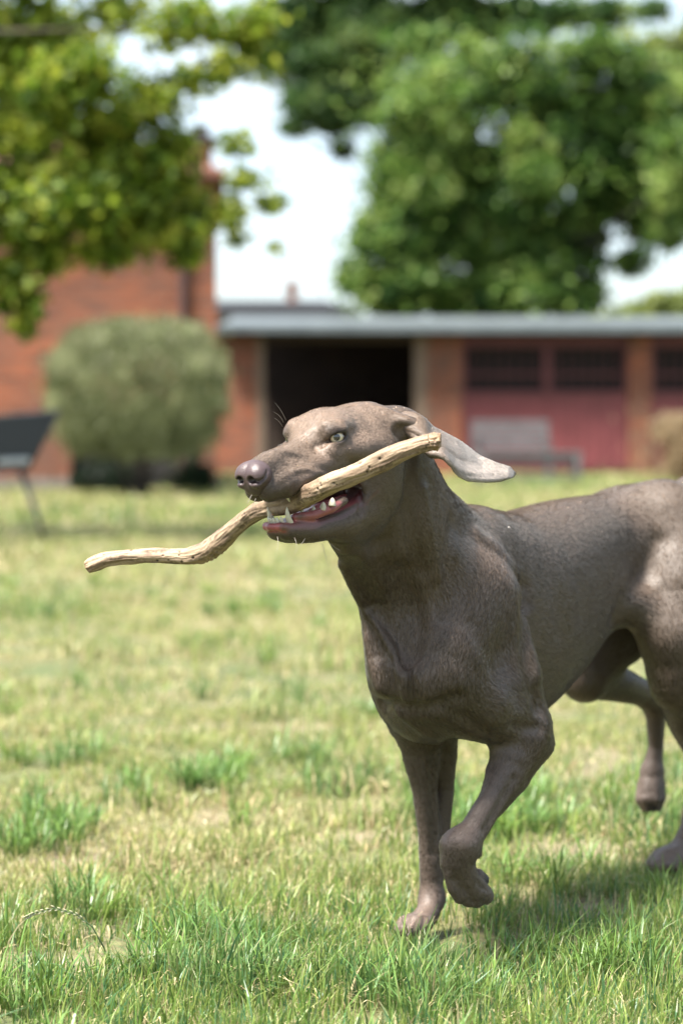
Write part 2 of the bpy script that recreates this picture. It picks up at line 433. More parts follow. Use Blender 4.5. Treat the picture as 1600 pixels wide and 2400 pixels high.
    S.chain([(.000, .022, -.036, .026), (.050, .0205, -.041, .0220), (.092, .0160, -.045, .0200), (.110, .0105, -.048, .0170)], .014, **M)
    S.chain([(.006, .037, -.020, .013), (-.040, .050, -.026, .015), (-.085, .052, -.030, .016)], .016, **M)
    S.ell((-.072, .036, -.072), (.040, .028, .046), k=.025, flow=-HF - .6 * HU, **M)
    S.chain([(-.050, .026, -.112, .026), (.000, .025, -.118, .0205), (.045, .020, -.117, .0165), (.084, .0095, -.109, .0140)], .012, **M)
    S.chain([(-.045, 0, -.122, .018), (.060, 0, -.114, .014)], .02, **H)
    S.ell((-.085, .0, -.105), (.055, .045, .050), k=.03, flow=-HF - .4 * HU, **H)
    nrm = np.array((.62, .78, .08)); nrm /= np.linalg.norm(nrm); tg = np.array((.78, -.62, -.10)); tg /= np.linalg.norm(tg); upv = np.cross(nrm, tg); upv = upv if upv[2] > 0 else -upv
    # mouth cavity between the lip lines
    S.ell((.040, 0, -.0850), (.094, .075, .0170), 's', .006, rot=((.995, 0, -.09), (0, 1, 0), (.09, 0, .995)), **H)
    S.ell((.030, 0, -.0840), (.085, .021, .026), 's', .006, **H)
    S.pchain([(692, 1212, 3.198, .0055), (735, 1207, 3.203, .0065), (775, 1192, 3.21, .0065), (805, 1174, 3.225, .0055)], .006)
    # floor of the mouth
    S.ell((.025, 0, -.111), (.070, .019, .013), k=.006, **H)
    # lip rolls
    S.chain([(.100, .0125, -.1010, .0048), (.060, .0235, -.1075, .0050), (.010, .0335, -.1080, .0050), (-.030, .0440, -.0990, .0045), (-.046, .0500, -.0850, .0045)], .005, **M)
    S.chain([(.100, .0125, -.1010, .0048), (.107, 0, -.1000, .0050)], .005, **M)
    # eye sockets and lids
    S.ell(np.array((-.004, .0370, -.001)), (.0150, .0150, .0140), k=.008, **M)
    S.chain([(np.array((-.004, .0360, .0072)) + nrm * .0085 + tg * q).tolist() + [.0036] for q in (-.011, -.004, .004, .010)], .006, **M)
    S.ell(np.array((-.003, .0390, -.001)) + nrm * .012, (.0124, .0120, .0058), 's', .002, rot=np.stack([tg, nrm, upv]), **M)
    S.chain([(.012, .0350, -.005), (.018, .0320, -.009)], mode='g', A=.002, w=.004, k=0, **M)
    S.ell(np.array((-.003, .0390, -.001)) + nrm * .010 + tg * .0105 - upv * .002, (.0065, .0080, .0026), 's', .002, rot=np.stack([tg, nrm, upv]), **M)
    # furrow over the eye, stop, temple, wrinkles on the muzzle
    S.chain([(-.012, .0430, .018), (.008, .0300, .022)], mode='g', A=-.0025, w=.008, k=0, **M)
    S.chain([(-.09, 0, .030), (-.03, 0, .028), (.01, 0, .012)], mode='g', A=.0035, w=.008, k=0, **H)
    # ear base: fold of skin and hollow below it
    S.pchain([(868, 966, 3.315, .008), (908, 978, 3.305, .011), (948, 996, 3.300, .014), (985, 1010, 3.31, .016)], .016)
    S.pchain([(922, 1006, 3.37, .020), (955, 1002, 3.36, .019), (985, 1008, 3.35, .015)], .02)
    S.pchain([(942, 1012, 3.285, .011), (952, 1032, 3.285, .009)], .008, 's')
    # ---- folds, muscle lines
    G = S.groove
    G([(818, 1318), (845, 1362), (872, 1412), (905, 1462), (940, 1515), (952, 1545)], .011, .014)
    G([(802, 1325), (828, 1378), (856, 1430), (893, 1482), (930, 1535), (948, 1600), (953, 1634)], -.010, .008)
    G([(945, 1350), (960, 1420), (968, 1480), (958, 1535)], .030, .016)
    G([(925, 1400), (938, 1450), (946, 1500)], .008, .012)
    G([(868, 1435), (878, 1480), (886, 1530)], .008, .012)
    G([(860, 1500), (868, 1560), (885, 1610)], -.004, .010)
    G([(965, 1560), (985, 1600), (996, 1628)], -.008, .014)
    G([(962, 1575), (962, 1632)], .007, .006)
    G([(890, 1650), (930, 1656), (975, 1662), (1030, 1652), (1070, 1640)], .012, .012)
    G([(1030, 1652), (1100, 1690), (1160, 1730)], .006, .010)
    G([(930, 1668), (985, 1710), (1050, 1745)], -.004, .010)
    G([(966, 1075), (958, 1130), (958, 1200), (968, 1290), (985, 1340)], .010, .011)
    G([(990, 1150), (1000, 1220), (1012, 1290), (1020, 1350)], -.005, .012)
    G([(790, 1285), (850, 1290), (905, 1262), (945, 1200)], .007, .014)
    G([(1226, 1380), (1230, 1450), (1236, 1530), (1248, 1610), (1262, 1655)], .010, .014)
    G([(1120, 1255), (1170, 1290), (1205, 1340)], -.005, .016)
    G([(1060, 1230), (1050, 1300), (1062, 1380), (1050, 1450)], .006, .016)
    G([(1110, 1470), (1150, 1560), (1215, 1640)], .004, .018)
    G([(1200, 1700), (1235, 1708), (1262, 1706)], .006, .008)
    G([(1165, 1768), (1215, 1775)], -.003, .010)
    G([(1205, 1825), (1170, 1885), (1135, 1945)], .005, .006)
    G([(1135, 1780), (1150, 1840), (1110, 1910)], -.002, .006)
    G([(1016, 1770), (1014, 1860), (1018, 1950), (1016, 2000)], .005, .006)
    G([(1050, 1985), (1040, 2030)], -.003, .008)
    G([(1545, 1270), (1515, 1330), (1472, 1392), (1440, 1450)], .008, .018)
    G([(1270, 1300), (1300, 1400), (1310, 1480)], .003, .02); G([(1330, 1290), (1360, 1380), (1360, 1440)], .003, .02)
    # face
    G([(641, 1059), (665, 1056), (690, 1060), (714, 1069)], -.0014, .0045); G([(668, 1070), (695, 1076), (722, 1084)], .0012, .0050)
    G([(690, 1104), (715, 1100), (742, 1109), (772, 1115)], -.0018, .0038); G([(700, 1088), (735, 1092), (768, 1104), (800, 1112)], .0013, .005)
    G([(683, 1158), (696, 1146), (712, 1126), (740, 1114)], -.0032, .0045)
    G([(655, 1140), (680, 1122), (705, 1108)], .0010, .004)
    G([(800, 1060), (820, 1082), (845, 1092)], .0020, .008); G([(740, 1052), (765, 1066), (795, 1082)], .0010, .007)
    G([(845, 1145), (848, 1175), (842, 1200)], .0030, .004); G([(856, 1140), (862, 1180), (852, 1215)], -.0022, .005)
    G([(770, 1032), (755, 1040), (738, 1046)], .0020, .0035)
    G([(772, 1004), (790, 998), (812, 1002)], -.0008, .003)
    G([(862, 980), (880, 1010), (905, 1035)], .0020, .010)
    for q in (((1060, 2060), (1072, 2082), (1090, 2116)), ((1084, 2080), (1098, 2100), (1110, 2118)), ((1118, 2068), (1130, 2082), (1140, 2086)), ((968, 2150), (950, 2180)), ((982, 2152), (966, 2186)), ((996, 2154), (984, 2186)), ((1515, 1858), (1514, 1896)), ((1530, 1856), (1530, 1896)), ((1566, 1996), (1545, 2030)), ((1582, 1998), (1562, 2034))):
        G(list(q), .0045, .0036)
    G([(1030, 1985), (1060, 1968), (1095, 1978)], -.0025, .010)
    S.cut()
    return S
def paint(V, col, c, r, rgb, soft=0.5, fr=None, amt=1.0, arr=None):
    p = V
    if fr is not None: p = fr.loc(V); p[:, 1] = np.abs(p[:, 1])
    r = np.atleast_1d(np.array(r, float)); r = np.repeat(r, 3) if len(r) == 1 else r
    d = np.sqrt((((p - np.array(c)) / r) ** 2).sum(1))
    w = (1 - sstep(d, 1 - soft, 1.0)) * amt
    col[:] = col * (1 - w[:, None]) + np.array(rgb) * w[:, None]
    if arr is not None: arr[:] = np.maximum(arr, w)
    return w
FUR = np.array((.102, .072, .052))
def fbm(V, sc, seed=0.0):
    """cheap smooth value noise, vectorised"""
    def vn(p):
        i = np.floor(p).astype(np.int64); f = p - i; f = f * f * (3 - 2 * f); out = 0
        for dx in (0, 1):
            for dy in (0, 1):
                for dz in (0, 1):
                    h = ((i[:, 0] + dx) * 73856093) ^ ((i[:, 1] + dy) * 19349663) ^ ((i[:, 2] + dz) * 83492791)
                    h = (h ^ (h >> 13)) * 1274126177; v = ((h ^ (h >> 16)) & 0xffff) / 65535.0
                    out = out + v * (f[:, 0] if dx else 1 - f[:, 0]) * (f[:, 1] if dy else 1 - f[:, 1]) * (f[:, 2] if dz else 1 - f[:, 2])
        return out
    return (vn(V * sc + 31.7 + seed) + 0.5 * vn(V * sc * 2.13 + 11.1 + seed) + 0.25 * vn(V * sc * 4.3 + 5.3 + seed)) / 1.75

def flow_field(S, V):
    acc = np.zeros_like(V); ws = np.zeros(len(V)); back = -BODY.R[0] + np.array((0, 0, -0.25))
    for o in S.ops:
        if o.mode != 'u': continue
        q = o.fr.loc(V) if o.fr is not IDF else V
        sgn = np.ones(len(V))
        if o.mirror: sgn = np.sign(q[:, 1]) + 0.0; q = q.copy(); q[:, 1] = np.abs(q[:, 1])
        if hasattr(o, 'segs'):
            for a, ab, ra, rb in o.segs:
                d = q - a; h = np.clip((d @ ab) / max(ab @ ab, 1e-12), 0, 1); v = np.linalg.norm(d - h[:, None] * ab, axis=1) - (ra + (rb - ra) * h)
                w = np.exp(-np.maximum(v, 0) / 0.010); f = ab / np.linalg.norm(ab)
                if o.fr is HEAD:
                    f = f if f[0] < 0 else -f          # on the head the coat runs backwards
                    L = np.tile(f, (len(V), 1)); L[:, 1] *= sgn; fw = L @ o.fr.R
                else: fw = np.tile(f, (len(V), 1))
                acc += fw * w[:, None]; ws += w
        else:
            v = o.fn(q); w = np.exp(-np.maximum(v, 0) / 0.010)
            f = o.flow if o.flow is not None else np.array((.35, .2, -.9))
            acc += f * w[:, None]; ws += w
    acc = acc / (ws[:, None] + 1e-9) + 0.02 * back
    return acc

def skin_mat():
    m, t, b, _ = nmat('dog_skin'); co = N(t, 'ShaderNodeTexCoord')
    a = N(t, 'ShaderNodeAttribute', attribute_name='col'); wv = N(t, 'ShaderNodeAttribute', attribute_name='wet')
    n = N(t, 'ShaderNodeTexNoise', Scale=350.0, Detail=2.0); t.links.new(co.outputs['Object'], n.inputs['Vector'])
    t.links.new(mixc(t, 0.25, a.outputs['Color'], ramp(t, [(0.3, (.4, .4, .4)), (0.7, (1, 1, 1))], n.outputs['Fac']), 'MULTIPLY'), b.inputs['Base Color'])
    mr = N(t, 'ShaderNodeMapRange'); mr.inputs['To Min'].default_value = .6; mr.inputs['To Max'].default_value = .36
    t.links.new(wv.outputs['Fac'], mr.inputs['Value']); t.links.new(mr.outputs[0], b.inputs['Roughness'])
    b.inputs['Sheen Weight'].default_value = .08; b.inputs['Sheen Roughness'].default_value = .4
    bump(t, b, n.outputs['Fac'], .35, .001)
    return m
def flat_mat(name, c, rough=.4, **kw):
    m, t, b, _ = nmat(name); b.inputs['Base Color'].default_value = (*kc(c), 1); b.inputs['Roughness'].default_value = rough
    for k, v in kw.items(): b.inputs[k.replace('_', ' ')].default_value = v
    return m

def uv_sphere(c, r, ax, nu=40, nv=24):
    """sphere whose pole looks along ax"""
    ax = np.array(ax) / np.linalg.norm(ax); t = np.cross(ax, (0, 0, 1.)); t /= np.linalg.norm(t); u = np.cross(t, ax)
    V = []; F = []
    for j in range(nv + 1):
        th = math.pi * j / nv
        for i in range(nu):
            ph = 2 * math.pi * i / nu; V.append(np.array(c) + r * (ax * math.cos(th) + (t * math.cos(ph) + u * math.sin(ph)) * math.sin(th)))
    for j in range(nv):
        for i in range(nu): F.append((j * nu + i, j * nu + (i + 1) % nu, (j + 1) * nu + (i + 1) % nu, (j + 1) * nu + i))
    return np.array(V), np.array(F)

def ear_surface(U, Lw, bulge, curl, ns=70, nt=26, th=.0022, far=False):
    def res(pts):
        Q = np.array([P(*p) for p in pts]); d = np.r_[0, np.cumsum(np.linalg.norm(np.diff(Q, axis=0), axis=1))]; d /= d[-1]
        s = np.linspace(0, 1, ns); R = np.stack([np.interp(s, d, Q[:, i]) for i in range(3)], 1)
        ker = np.hanning(9); ker /= ker.sum(); E = np.pad(R, ((4, 4), (0, 0)), mode='edge'); E[:4] = 2 * R[0] - R[4:0:-1]; E[-4:] = 2 * R[-1] - R[-2:-6:-1]
        return np.stack([np.convolve(E[:, i], ker, 'valid') for i in range(3)], 1)
    A, B = res(U), res(Lw); s = np.linspace(0, 1, ns)[:, None]; G = np.zeros((ns, nt, 3))
    for j in range(nt):
        t = j / (nt - 1); p = A * (1 - t) + B * t
        off = -bulge * math.sin(math.pi * t) * np.sin(np.pi * np.clip(s * 1.0 + .12, 0, 1)) + curl * t ** 4 * (1 - s ** 3) - .45 * bulge * np.exp(-((t - (.95 - .35 * s)) / .09) ** 2) * np.sin(np.pi * np.clip(s * 1.25, 0, 1)) + .35 * bulge * np.exp(-((t - (.72 - .35 * s)) / .10) ** 2) * np.sin(np.pi * np.clip(s * 1.25, 0, 1))
        wob = .0022 * np.sin(9 * s + 4 * t) * math.sin(math.pi * t) + .0012 * np.sin(23 * s - 6 * t)
        p = p + np.array((0.15, 1.0, 0.1)) * (off + wob); G[:, j] = p
    gu = np.gradient(G, axis=0); gv = np.gradient(G, axis=1); n = np.cross(gu, gv); n /= np.linalg.norm(n, axis=2)[..., None] + 1e-9
    tt = np.linspace(0, 1, nt)[None, :, None]; ss = np.linspace(0, 1, ns)[:, None, None]
    thk = th * np.clip(np.minimum(tt, 1 - tt) * 14, .12, 1) * np.clip((1 - ss) * 14, .12, 1)
    V = np.concatenate([(G + n * thk).reshape(-1, 3), (G - n * thk).reshape(-1, 3)]); F = []
    o = ns * nt; id_ = lambda i, j: i * nt + j
    for i in range(ns - 1):
        for j in range(nt - 1):
            F.append((id_(i, j), id_(i + 1, j), id_(i + 1, j + 1), id_(i, j + 1))); F.append((o + id_(i, j), o + id_(i, j + 1), o + id_(i + 1, j + 1), o + id_(i + 1, j)))
    rim = [id_(i, 0) for i in range(ns)] + [id_(ns - 1, j) for j in range(1, nt)] + [id_(i, nt - 1) for i in range(ns - 2, -1, -1)] + [id_(0, j) for j in range(nt - 2, 0, -1)]
    for a, b in zip(rim, rim[1:] + rim[:1]): F.append((b, a, o + a, o + b))
    return V, np.array(F)

def tooth(base, tip, r, bend=0.0, pw=1.6):
    base = HEAD.wld(base); tip = HEAD.wld(tip); ax = tip - base; L = np.linalg.norm(ax)
    pts = []; rad = []
    for i in range(9):
        t = i / 8; pts.append(base + ax * t + HEAD.R[0] * bend * math.sin(t * math.pi) + HEAD.R[0] * bend * -.6 * t * t); rad.append(r * (1 - t ** pw) ** (.75 if pw < 3 else .4) + r * .04)
    m = MB(); m.tube(pts, rad, 12); return m

def build_dog():
    S = sculpt_dog()
    gx = grid([(-.17, .13, .0018), (.13, .34, .0028), (.34, .86, .0045)])
    gy = grid([(3.02, 3.42, .0020), (3.42, 3.70, .0032), (3.70, 4.62, .0055)])
    gz = grid([(-.01, .06, .0028), (.06, .56, .0032), (.56, .84, .0016)])
    V, F = S.mesh(gx, gy, gz)
    V = relax(V, F, 3); n = vnormals(V, F)
    col = np.tile(FUR, (len(V), 1)); wet = np.zeros(len(V))
    nz = fbm(V, 14.0); col *= (0.86 + .28 * nz)[:, None]
    nz2 = sstep(fbm(V, 5.0, 9.), .35, .75); col = col * (1 - .22 * nz2[:, None]) + np.array((.19, .125, .088)) * .22 * nz2[:, None]
    kw = dict(fr=HEAD)
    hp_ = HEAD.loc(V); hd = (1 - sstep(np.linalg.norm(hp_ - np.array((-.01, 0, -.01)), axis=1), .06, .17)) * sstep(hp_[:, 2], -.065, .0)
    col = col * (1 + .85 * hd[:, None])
    lg = (1 - sstep(V[:, 2], .16, .34))[:, None]; col = col * (1 - lg * .8) + np.array((.158, .112, .088)) * lg * .8 * (.88 + .24 * nz[:, None])
    paint(V, col, P(1062, 2022, 3.36), .034, (.072, .046, .030), .9, None, .7)  # brown shading of the folded wrist painted into the coat colour
    # muzzle, lips, brown eye surrounds with the lid shadow painted in
    paint(V, col, (.118, 0, -.050), (.030, .026, .024), (.105, .070, .062), .7, HEAD, .75)
    paint(V, col, (-.001, .047, .001), (.021, .017, .0145), (.045, .026, .020), .7, HEAD, .95)
    paint(V, col, (.006, .042, .011), (.024, .020, .012), (.060, .040, .030), .8, HEAD, .75)
    paint(V, col, (-.015, .052, -.045), (.05, .02, .014), (.095, .072, .060), .9, HEAD, .55)
    paint(V, col, (.000, .0475, .0005), (.0185, .0150, .0125), (.028, .017, .013), .45, HEAD, .95)
    for a in ((1134, 2064, 3.435), (1524, 1896, 4.27)): paint(V, col, P(*a), .016, (.035, .026, .024), .5)
    lp = HEAD.loc(V); al = np.abs(lp[:, 1])
    # inside of the mouth
    q = (((lp[:, 0] - .035) / .098) ** 2 + ((lp[:, 2] + .087) / .030) ** 2)
    f = lp[:, 0]; halfw = np.interp(f, [-.05, -.03, 0, .05, .09, .11], [.049, .044, .0365, .026, .018, .014])
    inside = (1 - sstep(q, .85, 1.1)) * (1 - sstep(al, halfw - .002, halfw + .003))
    lipz = np.interp(f, [-.05, -.03, .01, .06, .10], [-.085, -.099, -.108, -.107, -.0985])
    liplow = np.exp(-((lp[:, 2] - lipz) / (.0032 + .0034 * sstep(f, .01, .06))) ** 2) * sstep(lp[:, 2] - lipz, -.0045 - .007 * sstep(f, .03, .07), -.0005 - .005 * sstep(f, .03, .07)) * (f > -.052) * (f < .115) * (q < 1.6) * (lp[:, 2] < -.07)
    upl = np.exp(-((q - 1.0) / .16) ** 2) * (lp[:, 2] > -.085) * (f > -.02) * (f < .125) * (1 - inside)
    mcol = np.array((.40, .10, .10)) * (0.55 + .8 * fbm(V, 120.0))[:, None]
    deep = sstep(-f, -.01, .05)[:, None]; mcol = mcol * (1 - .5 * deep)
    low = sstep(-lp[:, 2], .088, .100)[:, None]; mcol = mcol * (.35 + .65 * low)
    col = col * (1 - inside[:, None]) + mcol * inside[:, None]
    lc = np.array((.22, .090, .085)) * (0.7 + .5 * fbm(V, 90.0, 3.))[:, None]
    front = sstep(f, -.02, .06)[:, None]; lc = lc * front + np.array((.10, .045, .045)) * (1 - front)
    a = np.clip(liplow, 0, 1)[:, None] * .95 * (1 - inside[:, None]); col = col * (1 - a) + lc * a
    a2 = np.clip(upl, 0, 1)[:, None] * .4; col = col * (1 - a2) + np.array((.12, .062, .050)) * a2
    col = col * 1.0; wet = np.clip(inside + liplow + upl * .1, 0, 1)
    for q in np.linspace(0, 1, 16):
        gx_ = np.interp(q, [0, .4, .75, 1], [688, 735, 775, 808]); gy_ = np.interp(q, [0, .4, .75, 1], [1212, 1206, 1191, 1172]); paint(V, col, P(gx_, gy_, 3.205), .0125, (.34, .105, .105), .35, None, 1.0, wet)
    body = empty('dog', (float(V[:, 0].mean()), float(V[:, 1].mean()), 0.0), label='short-haired grey brown dog trotting across the lawn with a stick in its open mouth', cat='dog')
    col = col * K
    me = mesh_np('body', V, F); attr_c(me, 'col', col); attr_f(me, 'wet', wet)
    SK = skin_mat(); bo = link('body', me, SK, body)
    # nose
    NS = Sculpt(); Hh = dict(fr=HEAD); Mm = dict(fr=HEAD, mirror=True)
    NS.ell((.1215, 0, -.0265), (.0195, .0232, .0200), k=.008, **Hh)
    NS.ell((.130, .0110, -.0265), (.0138, .0135, .0152), k=.008, **Mm)
    NS.ell((.126, 0, -.042), (.013, .012, .012), k=.010, **Hh)
    NS.ell((.1425, .0095, -.0300), (.007, .0052, .0052), 's', .003, **Mm)
    NS.chain([(.1420, .0110, -.0310, .0040), (.1380, .0190, -.0330, .0026), (.131, .0240, -.028, .0018), (.1250, .0250, -.0200, .0015)], .003, 's', **Mm)
    NS.chain([(.1460, 0, -.028), (.1420, 0, -.045), (.134, 0, -.056)], mode='g', A=.0022, w=.0016, k=0, **Hh)
    NS.ell((.1365, .0125, -.0375), (.006, .0065, .0040), k=.003, **Mm)
    c = HEAD.wld((.126, 0, -.03)); g = [np.arange(c[i] - .034, c[i] + .034, .0009) for i in range(3)]
    nv, nf = NS.mesh(*g); nv = relax(nv, nf, 2)
    nl = HEAD.loc(nv); nc = np.tile(np.array((.080, .050, .050)), (len(nv), 1)) * (.8 + .4 * fbm(nv, 160.))[:, None]
    dn = np.sqrt(((np.abs(nl) * (1, 1, 0) - np.array((.1405, .0105, 0))) ** 2).sum(1) + (nl[:, 2] + .030) ** 2); w = 1 - sstep(dn, .003, .008)
    nc = nc * (1 - w[:, None] * .85)
    me = mesh_np('nose', nv, nf); attr_c(me, 'col', nc * K)
    m, t, b, _ = nmat('nose_skin'); co = N(t, 'ShaderNodeTexCoord'); at = N(t, 'ShaderNodeAttribute', attribute_name='col'); t.links.new(at.outputs['Color'], b.inputs['Base Color'])
    vo = N(t, 'ShaderNodeTexVoronoi', Scale=750.0); t.links.new(co.outputs['Object'], vo.inputs['Vector']); bump(t, b, vo.outputs['Distance'], .5, .0006)
    b.inputs['Roughness'].default_value = .42
    link('nose', me, m, body)
    # eyes: one ball each with iris and pupil laid out round its pole
    em, t, b, _ = nmat('eyeball'); at = N(t, 'ShaderNodeAttribute', attribute_name='ang')
    t.links.new(ramp(t, [(0.0, (.008, .008, .010)), (.10, (.010, .010, .012)), (.135, (.20, .19, .16)), (.22, (.50, .43, .30)), (.35, (.34, .27, .17)), (.41, (.07, .05, .035)), (.50, (.05, .033, .028)), (.70, (.10, .06, .05)), (1.0, (.12, .07, .06))], at.outputs['Fac']), b.inputs['Base Color'])
    b.inputs['Roughness'].default_value = .03; b.inputs['Coat Weight'].default_value = 1.0; b.inputs['Coat Roughness'].default_value = .02
    for sgn in (1, -1):
        cl = np.array((-.005, .0372 * sgn, -.001)); cw = HEAD.wld(cl)
        look = np.array((.74, .67 * sgn, .10)) if sgn > 0 else np.array((.9, -.42, .05))
        ax = look @ HEAD.R
        ev, ef = uv_sphere(cw, .0126, ax); me = mesh_np('eye', ev, ef)
        d = (ev - cw) / .0122; ang = np.arccos(np.clip(d @ (ax / np.linalg.norm(ax)), -1, 1)) / (math.pi / 2)
        attr_f(me, 'ang', ang * .85); link('eye', me, em, body)
    # teeth
    TM = flat_mat('tooth', (.66, .60, .47), .25, Subsurface_Weight=.1)
    def add_tooth(base, tip, r, bend=0, pw=1.6):
        tooth(base, tip, r, bend, pw).build('tooth', TM, body, smooth=True)
    for s in (1, -1):
        add_tooth((.082, .0145 * s, -.102), (.0895, .0170 * s, -.0765), .0046, .002)
        for k, (lf, ff) in enumerate(((.0022, .0965), (.0066, .0950), (.0108, .0915))):
            add_tooth((ff + .002, lf * s, -.100), (ff + .005, lf * s, -.0885), .0025, 0, 4)
        for k, (ff, ll, h, rr) in enumerate(() if s < 2 else ((.060, .0195, .005, .0026), (.049, .0215, .0065, .0032), (.036, .0240, .0055, .0036), (.021, .0240, .009, .0052), (.006, .0250, .010, .0056), (-.010, .027, .006, .0050))):
            add_tooth((ff, ll * s, -.106 + .0015 * k), (ff - .001, ll * s, -.106 + .0015 * k + h), rr)
        add_tooth((.084, .0165 * s, -.060), (.083, .0180 * s, -.0715), .0032, .001)
        for k in range(2 if s > 0 else 0): add_tooth((.050 - .020 * k, .019 * s, -.058), (.050 - .020 * k, .0195 * s, -.066), .0042)
    for x0, y0, x1, y1, rr in ((707, 1208, 708, 1190, .0030), (735, 1205, 735, 1186, .0040), (757, 1196, 758, 1176, .0048), (778, 1186, 779, 1166, .0050), (722, 1208, 722, 1196, .0028)):
        add_tooth(HEAD.loc(P(x0, y0, 3.205)), HEAD.loc(P(x1, y1, 3.205)), rr, 0, 2.2)
    # tongue
    TS = Sculpt(); TS.chain([(-.05, 0, -.102, .013), (.0, 0, -.104, .013), (.045, .004, -.104, .010), (.066, .004, -.103, .007)], .01, fr=HEAD)
    TS.ell((.0, 0, -.103), (.05, .021, .008), k=.008, fr=HEAD)
    c = HEAD.wld((.01, 0, -.1)); g = [np.arange(c[i] - .085, c[i] + .085, .0022) for i in range(3)]
    tv, tf = TS.mesh(*g); tv = relax(tv, tf, 2)
    m, t, b, _ = nmat('tongue'); co = N(t, 'ShaderNodeTexCoord'); nn = N(t, 'ShaderNodeTexNoise', Scale=260.0); t.links.new(co.outputs['Object'], nn.inputs['Vector'])
    t.links.new(ramp(t, [(.3, (.36, .10, .10)), (.7, (.55, .20, .19))], nn.outputs['Fac']), b.inputs['Base Color']); b.inputs['Roughness'].default_value = .25; bump(t, b, nn.outputs['Fac'], .5, .001)
    link('tongue', mesh_np('tongue', tv, tf), m, body)
    # ears
    U = [(925, 975, 3.325), (950, 964, 3.315), (975, 966, 3.31), (997, 979, 3.31), (1012, 998, 3.32), (1042, 1013, 3.33), (1073, 1029, 3.34), (1097, 1047, 3.35), (1119, 1065, 3.355), (1163, 1085, 3.35), (1196, 1095, 3.36), (1205, 1106, 3.362)]
    L = [(935, 1006, 3.300), (955, 1022, 3.290), (980, 1046, 3.280), (1003, 1075, 3.262), (1022, 1076, 3.255), (1040, 1078, 3.250), (1054, 1096, 3.248), (1068, 1116, 3.250), (1094, 1130, 3.265), (1130, 1131, 3.285), (1170, 1129, 3.31), (1200, 1118, 3.34)]
    ears = []
    ears.append(ear_surface(U, L, .014, .010))
    U2 = [(870, 985, 3.43), (850, 1000, 3.46), (840, 1050, 3.47), (835, 1110, 3.46), (840, 1150, 3.45)]
    L2 = [(915, 985, 3.43), (905, 1010, 3.46), (905, 1060, 3.47), (895, 1120, 3.46), (860, 1155, 3.45)]
    ears.append(ear_surface(U2, L2, -.012, 0))
    eo = []
    for k, (ev, ef) in enumerate(ears):
        me = mesh_np('ear', ev, ef); eg = sstep(ev[:, 0], .10, .19)[:, None] if k == 0 else np.zeros((len(ev), 1)); c = (FUR * 1.7 * (1 - eg) + np.array((.43, .365, .32)) * eg) * (.85 + .3 * fbm(ev, 60.))[:, None]  # silvery near ear, sunlit brightness towards the tip painted in
        c = c * K; attr_c(me, 'col', c); attr_f(me, 'wet', np.zeros(len(ev))); link('ear', me, SK, body); eo.append((ev, ef, c))
    # claws
    CM = flat_mat('claw', (.060, .042, .034), .35)
    for tx, ty, td, ex, ey, ed_ in ((1098, 2116, 3.405, 1107, 2123, 3.41), (1120, 2117, 3.42, 1131, 2121, 3.425), (1142, 2106, 3.43, 1150, 2112, 3.435), (950, 2181, 3.53, 940, 2190, 3.52), (962, 2184, 3.515, 953, 2194, 3.505), (1516, 1895, 4.28, 1514, 1908, 4.28), (1530, 1897, 4.28, 1531, 1910, 4.28), (1536, 2030, 4.03, 1526, 2040, 4.02), (1556, 2034, 4.02, 1547, 2045, 4.01)):
        a, b = P(tx, ty, td), P(ex, ey, ed_); m = MB(); m.tube([a + (a - b) * .5, a, b], [.0026, .0024, .0008], 7); m.build('claw', CM, body, smooth=True)
    # whiskers
    WM = flat_mat('whisker', (.30, .26, .22), .4)
    for pts, c in (([(670, 985, 3.28), (658, 962, 3.27), (644, 944, 3.26)], 0), ([(664, 990, 3.28), (655, 975, 3.27), (640, 965, 3.26)], 0), ([(662, 1000, 3.28), (652, 986, 3.27), (642, 980, 3.26)], 0), ([(661, 1040, 3.2), (655, 1043, 3.2), (650, 1044, 3.19)], 0),
                   ([(755, 1275, 3.22), (762, 1300, 3.21), (770, 1330, 3.2)], 1), ([(770, 1272, 3.22), (785, 1283, 3.21), (798, 1292, 3.2)], 1), ([(690, 1260, 3.17), (695, 1280, 3.16), (690, 1295, 3.15)], 1), ([(650, 1258, 3.15), (652, 1275, 3.14), (650, 1290, 3.13)], 1), ([(715, 1262, 3.18), (700, 1285, 3.17), (688, 1300, 3.16)], 1),
                   ([(590, 1160, 3.1), (582, 1175, 3.09), (577, 1185, 3.09)], 1), ([(600, 1168, 3.1), (592, 1185, 3.1), (588, 1195, 3.1)], 1)):
        m = MB(); Q = [P(*p) for p in pts]; Q = [Q[0] * (1 - u) ** 2 + (2 * Q[1] - .5 * Q[0] - .5 * Q[2]) * 2 * u * (1 - u) + Q[2] * u * u for u in (0, .14, .28, .42, .56, .7, .85, 1)]
        m.tube(Q, [.00034, .00033, .0003, .00028, .00025, .0002, .00016, .0001], 5); m.build('whisker', WM, body, smooth=True)
    return body, S, V, F, n, col, wet, eo

